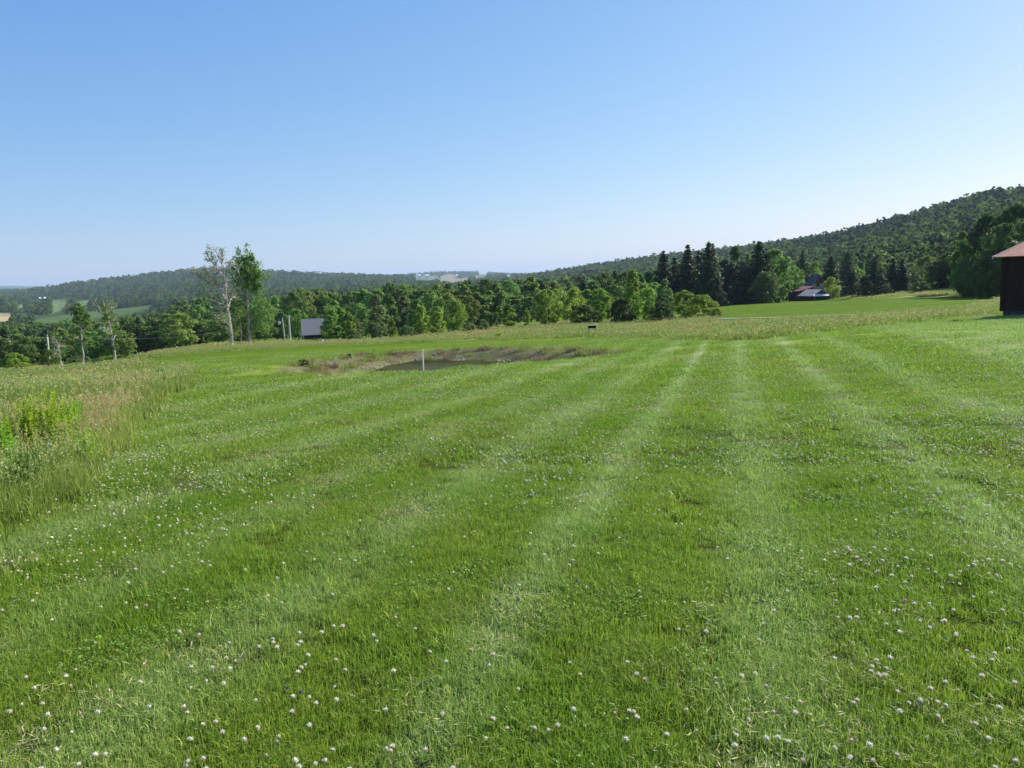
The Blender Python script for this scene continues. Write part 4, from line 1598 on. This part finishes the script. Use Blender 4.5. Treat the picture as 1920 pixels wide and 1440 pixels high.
# --- red barn at the right edge
W0 = at(1877, 592, 42)
zg = float(ground_z(W0[0], W0[1]))
barn = empty('red_barn', (W0[0], W0[1], zg), rad(-62), label='dark red wooden barn with rusty red metal roof cut off by the right edge', cat='barn')
P0 = at(1855, 478, 41.7)
he = P0[2] - zg          # eave height over the ground at the corner
M_REDB = ribbed('dark_red_boards_shaded', (.020, .009, .007), (.032, .012, .009), 0, .16, (.03, .02, .018), .4, .8, 0, .012)  # front boards nearly black: their deep shade is put into the colour
M_REDS = ribbed('dark_red_boards_gable_lit', (.16, .04, .02), (.24, .06, .03), 1, .16, (.12, .08, .06), .4, .8, 0, .012)  # brighter copy of the same boards: grazing sunlight put into the colour
M_RUST = ribbed('rusty_red_roof_metal', (.29, .085, .045), (.37, .13, .07), 0, .22, (.44, .22, .15), .5, .75, .0, .03)
M_TRIM = paint('pale_roof_edge', (.62, .56, .48), .6)
M_FOUND = paint('grey_foundation_stone', (.08, .075, .07), .9, .3, 4)
M_DARK = paint('dark_opening', (.012, .012, .012), .8)
M_GLASS = paint('dark_window_glass', (.03, .035, .04), .12)
LX, LY, pitch = 10.0, 7.0, math.tan(rad(14.5))
hw = he - .10
mb = MB()
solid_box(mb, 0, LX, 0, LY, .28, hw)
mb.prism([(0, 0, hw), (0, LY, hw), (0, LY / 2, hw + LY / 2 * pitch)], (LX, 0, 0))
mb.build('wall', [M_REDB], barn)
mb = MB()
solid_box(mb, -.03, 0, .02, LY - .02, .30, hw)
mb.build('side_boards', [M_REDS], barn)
mb = MB()
solid_box(mb, -.06, .10, -.035, 0, .24, hw - .02)
solid_box(mb, LX - .1, LX + .06, -.035, 0, .24, hw - .02)
mb.build('corner_board', [M_REDB], barn)
mb = MB()
solid_box(mb, .05, LX - .05, .04, LY - .04, -.8, .28)
mb.build('foundation', [M_FOUND], barn)
o_, f_ = .30, .30
mb = MB()
zr = hw + LY / 2 * pitch
ze = hw - f_ * pitch
for a, b in ((-f_, LY / 2), (LY + f_, LY / 2)):
    mb.prism([(-o_, a, ze + .05), (LX + o_, a, ze + .05), (LX + o_, b, zr + .05), (-o_, b, zr + .05)], (0, 0, .035))
roof = mb.build('roof', [M_RUST], barn)
mb = MB()
for x in (-o_ - .03, LX + o_):
    for a, b in ((-f_, LY / 2), (LY + f_, LY / 2)):
        mb.prism([(x, a, ze - .02), (x, b, zr - .02), (x, b, zr + .11), (x, a, ze + .11)], (.03, 0, 0))
mb.build('roof_edge_trim', [M_TRIM], barn)
mb = MB()
solid_box(mb, 3.6, 5.8, -.07, -.01, .2, hw - .25)
dr_ = mb.build('door', [M_REDB], barn)
mb = MB()
solid_box(mb, 3.74, 3.8, -.11, -.07, 1.1, 1.35)
mb.build('handle', [M_DARK], dr_)

# --- sheds and barn across the mown field
M_PALER = ribbed('pale_galvanised_roof', (.78, .70, .62), (.86, .80, .74), 1, .5, (.50, .27, .15), .75, .7, .0, .03)
M_WHITE = paint('white_roof_sheet', (.82, .80, .78), .5)
M_REDR = ribbed('faded_red_roof', (.17, .055, .045), (.24, .08, .065), 1, .4, (.14, .08, .07), .4, .6, .1, .03)
M_DKWOOD = ribbed('old_dark_boards', (.035, .026, .022), (.07, .05, .042), 0, .25, (.10, .09, .08), .4, .9)
M_WEATH = ribbed('weathered_pinkish_boards', (.20, .15, .14), (.30, .24, .22), 0, .3, (.33, .28, .27), .5, .9)
M_SLATE = ribbed('dark_grey_roof', (.075, .085, .09), (.12, .13, .135), 1, .6, (.07, .06, .05), .3, .7)
S0 = at(1523, 566, 212)
zs = float(ground_z(S0[0], S0[1])) + .1
shed = empty('low_shed', (S0[0], S0[1], zs), rad(15), label='low shed with pale rust-streaked roof and white front edge across the mown field', cat='shed')
zE = float(at(1523, 554.5, 212)[2]) - zs
zR = float(at(1536, 543, 216)[2]) - zs
mb = MB()
gable_body(mb, 0, 5, 0, 5.8, zE, (zR - zE) * .93, 'y')
mb.build('wall', [M_DKWOOD], shed)
mb = MB()
sl = (zR - zE) / 2.5
for a, b in ((-.35, 2.5), (5.35, 2.5)):
    mb.prism([(a, -.35, zE - .35 * sl + .05), (a, 6.0, zE - .35 * sl + .05), (b, 6.0, zR + .05), (b, -.35, zR + .05)], (0, 0, .05))
mb.build('roof', [M_PALER], shed)
mb = MB()
mb.prism([(-.2, -.85, zE - .16), (4.3, -.85, zE - .16), (4.1, -.37, zE + .30), (.0, -.37, zE + .30)], (0, 0, .05))
mb.build('front_roof_sheet', [M_WHITE], shed)
mb = MB()
solid_box(mb, .7, 4.3, -.05, -.01, .0, zE - .35)
mb.build('doorway', [M_DARK], shed)
for k in range(3):
    mb = MB()
    solid_box(mb, .1 + k * 1.9, .22 + k * 1.9, -.8, -.68, -.3, zE - .17)
    mb.build('post', [M_DKWOOD], shed)
B0 = at(1500.5, 566, 217.5)
zb = float(ground_z(B0[0], B0[1])) + .1
shed2 = empty('red_roofed_shed', (B0[0], B0[1], zb), rad(15), label='small dark shed with faded red roof left of the pale roofed shed', cat='shed')
zE2 = float(at(1490, 545.5, 220)[2]) - zb
zR2 = float(at(1505, 537.5, 223)[2]) - zb
mb = MB()
solid_box(mb, .02, 4, .25, 5, -.6, zE2)
mb.prism([(0.02, .25, zE2), (4, .25, zE2), (4, .25, zR2 - .02)], (0, 4.75, 0))
mb.build('wall', [M_DKWOOD], shed2)
mb = MB()
mb.prism([(-.5, .05, zE2 - .1), (-.5, 5.4, zE2 - .1), (4.3, 5.4, zR2 + .05), (4.3, .05, zR2 + .05)], (0, 0, .07))
mb.build('roof', [M_REDR], shed2)
mb = MB()
solid_box(mb, -.03, .0, 2.0, 3.0, .1, 1.9)
mb.build('door', [M_DARK], shed2)
G0 = at(1517, 563, 240)
zc_ = float(ground_z(G0[0], G0[1]))
big = empty('old_barn', (G0[0], G0[1], zc_), rad(35), label='tall old barn with dark grey roof and weathered gable behind the sheds', cat='barn')
zA = float(at(1534, 515.5, 243)[2]) - zc_
zE3 = float(at(1547, 540, 246)[2]) - zc_
mb = MB()
gable_body(mb, 0, 8, 0, 12, zE3, zA - zE3, 'y')
mb.build('wall', [M_WEATH], big)
mb = MB()
sl = (zA - zE3) / 4
for a, b in ((-.4, 4), (8.4, 4)):
    mb.prism([(a, -.5, zE3 - .4 * sl + .08), (a, 12.5, zE3 - .4 * sl + .08), (b, 12.5, zA + .08), (b, -.5, zA + .08)], (0, 0, .12))
mb.build('roof', [M_SLATE], big)
mb = MB()
solid_box(mb, 3.4, 4.6, -.05, -.01, zE3 + .6, zE3 + 1.8)
mb.build('window', [M_DARK], big)
mb = MB()
mb.prism([(1.2, -.03, zE3 + 1.4), (6.8, -.03, zE3 + 1.4), (4, -.03, zA - .2)], (0, .025, 0))
mb.build('gable_boards', [paint('dark_red_gable', (.13, .05, .045), .9, .2, 2)], big)

# --- house with the grey roof behind the poles
H0 = at(570, 641, 140)
zh = float(ground_z(H0[0], H0[1]))
house = empty('grey_roofed_house', (H0[0], H0[1], zh), rad(13), label='house with plain grey roof half hidden by trees beyond the pond', cat='house')
zE4 = float(at(570, 627, 139.8)[2]) - zh
zR4 = float(at(568, 600, 142.2)[2]) - zh
M_GREYR = ribbed('grey_metal_roof', (.25, .225, .225), (.29, .265, .265), 0, .45, (.25, .225, .22), .2, .9, 0, .006)
M_HWALL = paint('bluish_dark_siding', (.05, .055, .075), .8)
mb = MB()
gable_body(mb, 0, 5.2, 0, 5.0, zE4, zR4 - zE4, 'x')
mb.build('wall', [M_HWALL], house)
mb = MB()
sl = (zR4 - zE4) / 2.5
for a, b in ((-.3, 2.5), (5.3, 2.5)):
    mb.prism([(-.3, a, zE4 - .3 * sl + .05), (5.5, a, zE4 - .3 * sl + .05), (5.5, b, zR4 + .05), (-.3, b, zR4 + .05)], (0, 0, .08))
mb.build('roof', [M_GREYR], house)
mb = MB()
mb.prism([(-.9, .3, zE4 - .6), (-.9, 3.4, zE4 - .6), (-.02, 3.4, zE4 - .1), (-.02, .3, zE4 - .1)], (0, 0, .06))
mb.build('porch_roof', [M_HWALL], house)
for k in range(2):
    mb = MB()
    solid_box(mb, .8 + 2.3 * k, 1.6 + 2.3 * k, -.04, -.005, max(.2, zE4 - 1.1), zE4 - .3)
    mb.build('window', [M_GLASS], house)

# --- utility poles, lamp, gate, wire
def pole(px0, py0, px1, py1, D, r, label, mat=M_POLE, lamp=False, arm=False):
    b = at(px0, py0, D)
    z0 = float(ground_z(b[0], b[1]))
    tp = at(px1, py1, D)
    root = empty('utility_pole', (b[0], b[1], z0), 0, label=label, cat='utility pole')
    tv = tp - np.array([b[0], b[1], z0])
    mb = MB()
    mb.tube([(0, 0, -.5), tv * .5, tv], [r * 1.15, r, r * .85], 10)
    mb.build('pole', [mat], root)
    if lamp:
        mb = MB()
        c = tv * .88
        mb.tube([c + [-.5, -.1, -.4], c + [-.5, -.1, .05]], [.17, .17], 12)
        mb.build('lamp_housing', [M_WHITE], root)
        mb = MB()
        mb.tube([c, c + [-.4, -.1, 0]], [.04, .04], 6)
        mb.build('bracket', [M_POLE], root)
    mb = MB()
    if arm:
        mb.box(tv * .93 + [0, -.14, 0], (1.3, .09, .11))
        mb.build('cross_arm', [mat], root)
    else:
        mb.tube([tv, tv + [0, 0, .14]], [.05, .04], 6)
        mb.build('insulator', [M_WHITE], root)
    return np.array([b[0], b[1], z0]) + tv


tA = pole(535, 650, 529.5, 597, 122, .085, 'thin wooden utility pole with white box near its top, left of the thicker pole', lamp=True)
tB = pole(545, 645, 541, 592.5, 124, .135, 'thick pale wooden utility pole left of the grey roofed house', arm=False)
tC = pole(94, 690, 88.5, 630, 96, .085, 'white utility pole at the far left before the dark trees', M_WHITE)
mb = MB()
s_ = np.linspace(0, 1, 24)[:, None]
W_ = tC * (1 - s_) + tA * s_
W_[:, 2] -= 4 * 1.3 * (s_ * (1 - s_))[:, 0]
mb.tube(W_, [.010] * 24, 4)
w_ = mb.build('power_line', [paint('grey_wire', (.12, .12, .12))])
tag(w_, 'thin grey power line sagging between the left white pole and the thin pole', 'power line')
g0 = at(545, 643, 118)
zg0 = float(ground_z(g0[0], g0[1]))
gate = empty('white_gate', (g0[0], g0[1], zg0), rad(14), label='pale low rail gate with two posts beside the grey roofed house', cat='gate')
gw = 2.3
M_PALEW = paint('pale_wood', (.62, .60, .55), .7)
topg = float(at(565, 625, 118)[2]) - zg0
for k, x in enumerate((1.52, 1.82)):
    mb = MB()
    mb.box((x, 0, topg / 2 - .1), (.09, .09, topg + .2))
    mb.build('post', [M_PALEW], gate)
mb = MB()
zt = float(at(555, 640.3, 118)[2]) - zg0
mb.box((.72, 0, zt), (1.5, .06, .12))
mb.build('rail', [M_PALEW], gate)
v0 = at(606, 645, 92)
zv = float(ground_z(v0[0], v0[1]))
vp = empty('vent_pipe', (v0[0], v0[1], zv), 0, label='short white bent pipe sticking out of the grass near the grey roofed house', cat='pipe')
zt = float(at(605, 638, 92)[2]) - zv
mb = MB()
mb.tube([(0, 0, -.2), (0, 0, zt - .12), (-.04, 0, zt - .03), (-.12, 0, zt), (-.2, 0, zt - .04)], [.085, .085, .085, .08, .08], 10)
mb.build('pipe', [M_WHITE], vp)
mb = MB()
mb.tube([(-.20, 0, zt - .04), (-.27, 0, zt - .08)], [.095, .095], 10)
mb.build('cap', [paint('orange_red_cap', (.45, .10, .05))], vp)

# --- small grey stand in the tall grass
b0 = at(1110, 616, 58)
zb0 = float(ground_z(b0[0], b0[1]))
zt = float(at(1110, 609.6, 58)[2]) - zb0
st = empty('grey_stand', (b0[0], b0[1], zb0), rad(-8), label='small grey flat-topped stand in the tall grass before the bush row', cat='stand')
M_GREYW = paint('grey_weathered_board', (.30, .30, .31), .7)
mb = MB()
mb.box((0, 0, zt - .02), (.72, .42, .04))
mb.build('top', [M_GREYW], st)
mb = MB()
mb.box((0, .02, zt - .13), (.58, .32, .18))
mb.build('box', [M_DARK], st)
for x in (-.25, .25):
    mb = MB()
    mb.box((x, 0, (zt - .22) / 2 - .1), (.06, .06, zt - .02))
    mb.build('leg', [M_GREYW], st)
mb = MB()
mb.tube([(.27, -.05, zt), (.27, -.05, zt + .07)], [.05, .04], 8)
mb.build('knob', [M_WHITE], st)

# --- white marker post at the pond
m0 = at(794, 697, 24.0)
zm = float(ground_z(m0[0], m0[1]))
top_ = at(792, 656, 24.0)
mp_ = empty('marker_post', (m0[0], m0[1], zm), 0, label='slim white marker post standing on the near rim of the pond', cat='post')
tv = top_ - np.array([m0[0], m0[1], zm])
mb = MB()
mb.tube([(0, 0, -.3), tv * .5, tv], [.021, .021, .021], 14)
mb.build('post', [M_WHITE], mp_, True)
mb = MB()
mb.tube([tv, tv + [0, 0, .02]], [.024, .023], 14)
mb.build('cap', [M_WHITE], mp_, True)

# --- gravel driveway strip beyond the tall grass
dpts = np.array([hit(*p, zf=ground_z)[:2] for p in ((1240, 600.5), (1310, 599.5), (1380, 598.2), (1474, 595.6), (1560, 592.6), (1650, 589.5), (1760, 586))])
s_ = np.linspace(0, len(dpts) - 1, 90)
dl = np.stack([np.interp(s_, np.arange(len(dpts)), dpts[:, c]) for c in (0, 1)], -1)
tg = np.gradient(dl, axis=0)
tg /= np.linalg.norm(tg, axis=1)[:, None]
nm_ = np.stack([-tg[:, 1], tg[:, 0]], -1)
rows_ = []
for w in (-.7, -.25, .25, .7):
    q = dl + nm_ * w
    rows_.append(np.stack([q[:, 0], q[:, 1], ground_z(q[:, 0], q[:, 1]) + .06], -1))
V_ = np.stack(rows_, 1).reshape(-1, 3)
F_ = [[i * 4 + j, i * 4 + j + 1, i * 4 + j + 5, i * 4 + j + 4] for i in range(89) for j in range(3)]
mb = MB()
mb.add(V_, F_)
t = NT('driveway_gravel')
P = t.pos()
dw = mb.build('driveway', [t.solid(t.mix(t.noise(P, 1.2, 5, .7), (.13, .17, .08), (.19, .22, .12)), .9)])
tag(dw, 'narrow pale gravel driveway crossing behind the tall grass', 'road', kind='structure')

# --- leafy weeds standing in the meadow and bushes on the pond bank
M_WEED = foliage('bright_weed_leaves', (.28, .46, .035), (.44, .62, .06), .5, .3, .45, .05)
M_WEEDD = foliage('dark_weed_leaves', (.09, .20, .03), (.17, .32, .05), .4, .3, .45, .05)
M_BROWNB = foliage('brown_twiggy_leaves', (.045, .032, .018), (.10, .075, .035), .2)


def weed(px, base, top, wpx, D, label, mat, seed, cat='plant', name='weed_plant', stems_=22, leafl=.075):
    rg = np.random.default_rng(seed)
    b = hit(px, base, zf=ground_z)
    D = float(np.hypot(b[0], b[1]))
    z0 = float(ground_z(b[0], b[1]))
    H = float(at(px, top, D)[2]) - z0
    R_ = wpx / F_PX * D / 2
    root = empty(name, (b[0], b[1], z0), 0, label=label, cat=cat)
    sb, lb = MB(), MB()
    PC, PN, AX = [], [], []
    for k in range(stems_):
        a, q = rg.random() * 6.28, R_ * math.sqrt(rg.random())
        x, y = math.cos(a) * q, math.sin(a) * q
        h = H * (1 - .35 * (q / R_) ** 2) * (.8 + .25 * rg.random())
        lx, ly = rg.normal(size=2) * .08 * h + np.array([x, y]) * .2
        pts = np.array([(x, y, -.03), (x + lx * .4, y + ly * .4, h * .55), (x + lx, y + ly, h)])
        sb.tube(pts, [.0035, .003, .0018], 4, cap=False)
        n = int(h / .006)
        s = rg.random(n) ** .8
        c = np.stack([np.interp(s, [0, .55, 1], pts[:, i]) for i in range(3)], -1)
        th = rg.random(n) * 6.28
        ln = leafl * (.5 + .7 * rg.random(n)) * (1.1 - .5 * s)
        d = np.stack([np.cos(th), np.sin(th), .25 + .7 * s + rg.normal(size=n) * .2], -1)
        d /= np.linalg.norm(d, axis=1)[:, None]
        sd_ = np.cross(d, [0, 0, 1.0])
        sd_ /= np.linalg.norm(sd_, axis=1)[:, None]
        w = (ln * .22)[:, None]
        ln = ln[:, None]
        v = np.stack([c, c + d * ln * .45 + sd_ * w, c + d * ln - np.array([0, 0, 1]) * ln * .25, c + d * ln * .45 - sd_ * w], 1)
        lb.add(v.reshape(-1, 3), np.arange(n * 4).reshape(n, 4))
    sb.build('stem', [M_STEM], root)
    lb.build('foliage', [mat], root)


weed(45, 868, 752, 64, 6.6, 'bright green leafy weed clump in the left meadow, left one of the tall bright pair', M_WEED, 1, stems_=34)
weed(98, 856, 728, 68, 7.1, 'tallest bright green leafy weed clump in the left meadow', M_WEED, 2, stems_=38)
weed(142, 842, 738, 38, 7.4, 'paler slender weed clump right of the tallest bright green one', M_WEED, 3, stems_=14)
weed(52, 925, 832, 56, 5.5, 'dark green leafy weed with narrow leaves below the bright clumps', M_WEEDD, 4, stems_=16)
weed(12, 890, 785, 44, 6.1, 'leafy green weed clump cut by the left edge of the picture', M_WEED, 5, stems_=16)
weed(168, 874, 800, 36, 6.4, 'low pale leafy weed at the edge between meadow and lawn', M_WEED, 6, stems_=12)
weed(305, 718, 692, 18, 16.5, 'small dark leafy weed at the tip of the left meadow', M_WEEDD, 7, stems_=16, leafl=.11)
weed(318, 700, 688, 26, 20, 'low green weed patch beside the mown corner behind the left meadow', M_WEEDD, 8, stems_=20, leafl=.13)
weed(936, 632, 624, 9, 56, 'small leafy weed in the grass band behind the pond', M_WEED, 9, stems_=18, leafl=.25)
T('darkbush', 568, 674, None, 24, 'small dark brownish bush on the left end of the far pond bank', base=686)
T('darkbush', 655, 663, None, 11, 'tiny green bush on the far pond bank left of the white post', base=673)

# --- white farm buildings far away
def farmhouse(px, row_, D, wpx, hpx, label, col=(.8, .8, .78)):
    b = at(px, row_, D)
    z0 = float(ground_z(b[0], b[1]))
    zt = float(at(px, row_ - hpx, D)[2])
    zb_ = float(at(px, row_, D)[2])
    w = wpx / F_PX * D
    h = zt - z0
    hv = zt - zb_
    root = empty('farm_building', (b[0], b[1], z0), -math.atan2(b[0], b[1]), label=label, cat='farm building')
    mb = MB()
    e = h - hv * .62
    mb.box((0, 12, e / 2 - 2), (w, 24, e + 4))
    mb.prism([(-w / 2, 0, e), (-w / 2, 24, e), (-w / 2, 12, h - .5)], (w, 0, 0))
    mb.build('wall', [paint('white_farm_wall', col, .7)], root)
    mb = MB()
    for a, b_ in ((-.8, 12), (24.8, 12)):
        mb.prism([(-w / 2 - .6, a, e - .1), (w / 2 + .6, a, e - .1), (w / 2 + .6, b_, h), (-w / 2 - .6, b_, h)], (0, 0, .4))
    mb.build('roof', [paint('light_metal_roof', tuple(min(.93, c * 1.14) for c in col), .6, .02)], root)


farmhouse(786.5, 517.5, 4560, 5, 3.0, 'left white farm building on the distant hill')
farmhouse(801, 517.5, 4560, 8, 2.8, 'right longer white farm building on the distant hill')
farmhouse(857, 517.3, 4900, 3, 2.8, 'tiny white house above the tan field on the distant hill')
farmhouse(893.5, 521, 4700, 3, 3.6, 'tiny cream house right of the tan field on the distant hill', (.75, .68, .5))
farmhouse(953.5, 518.5, 4400, 2.4, 3, 'left tiny white house of the pair far right on the distant hill')
farmhouse(957, 520, 4300, 1.8, 2.4, 'right tiny white house of the pair far right on the distant hill')
farmhouse(80, 562, 2050, 9, 4.5, 'pale roofed farm building among the trees on the distant left', (.6, .66, .66))

# ------------------------------------------------------------------ air
mb = MB()
mb.box((0, 0, 0), (36000, 36000, 1))
hz = mb.build('haze', None)
zlo = float(V[:, 2].min()) - 1.0
ztop_ = max(float(V[:, 2].max()), 60) + 60
hz.scale = (1, 1, ztop_ - zlo)
hz.location = (0, 0, (ztop_ + zlo) / 2)
t = NT('haze')
vol = t.n('ShaderNodeVolumePrincipled')
vol.inputs['Color'].default_value = (.57, .73, .92, 1)
vol.inputs['Density'].default_value = 8e-5
vol.inputs['Anisotropy'].default_value = .1
t.t.links.new(vol.outputs[0], t.out.inputs['Volume'])
hz.data.materials.clear()
hz.data.materials.append(t.mat)
tag(hz, 'thin blue summer haze in the air of the valley', 'haze', kind='stuff')
scene.cycles.volume_step_rate = 10
print('all done')
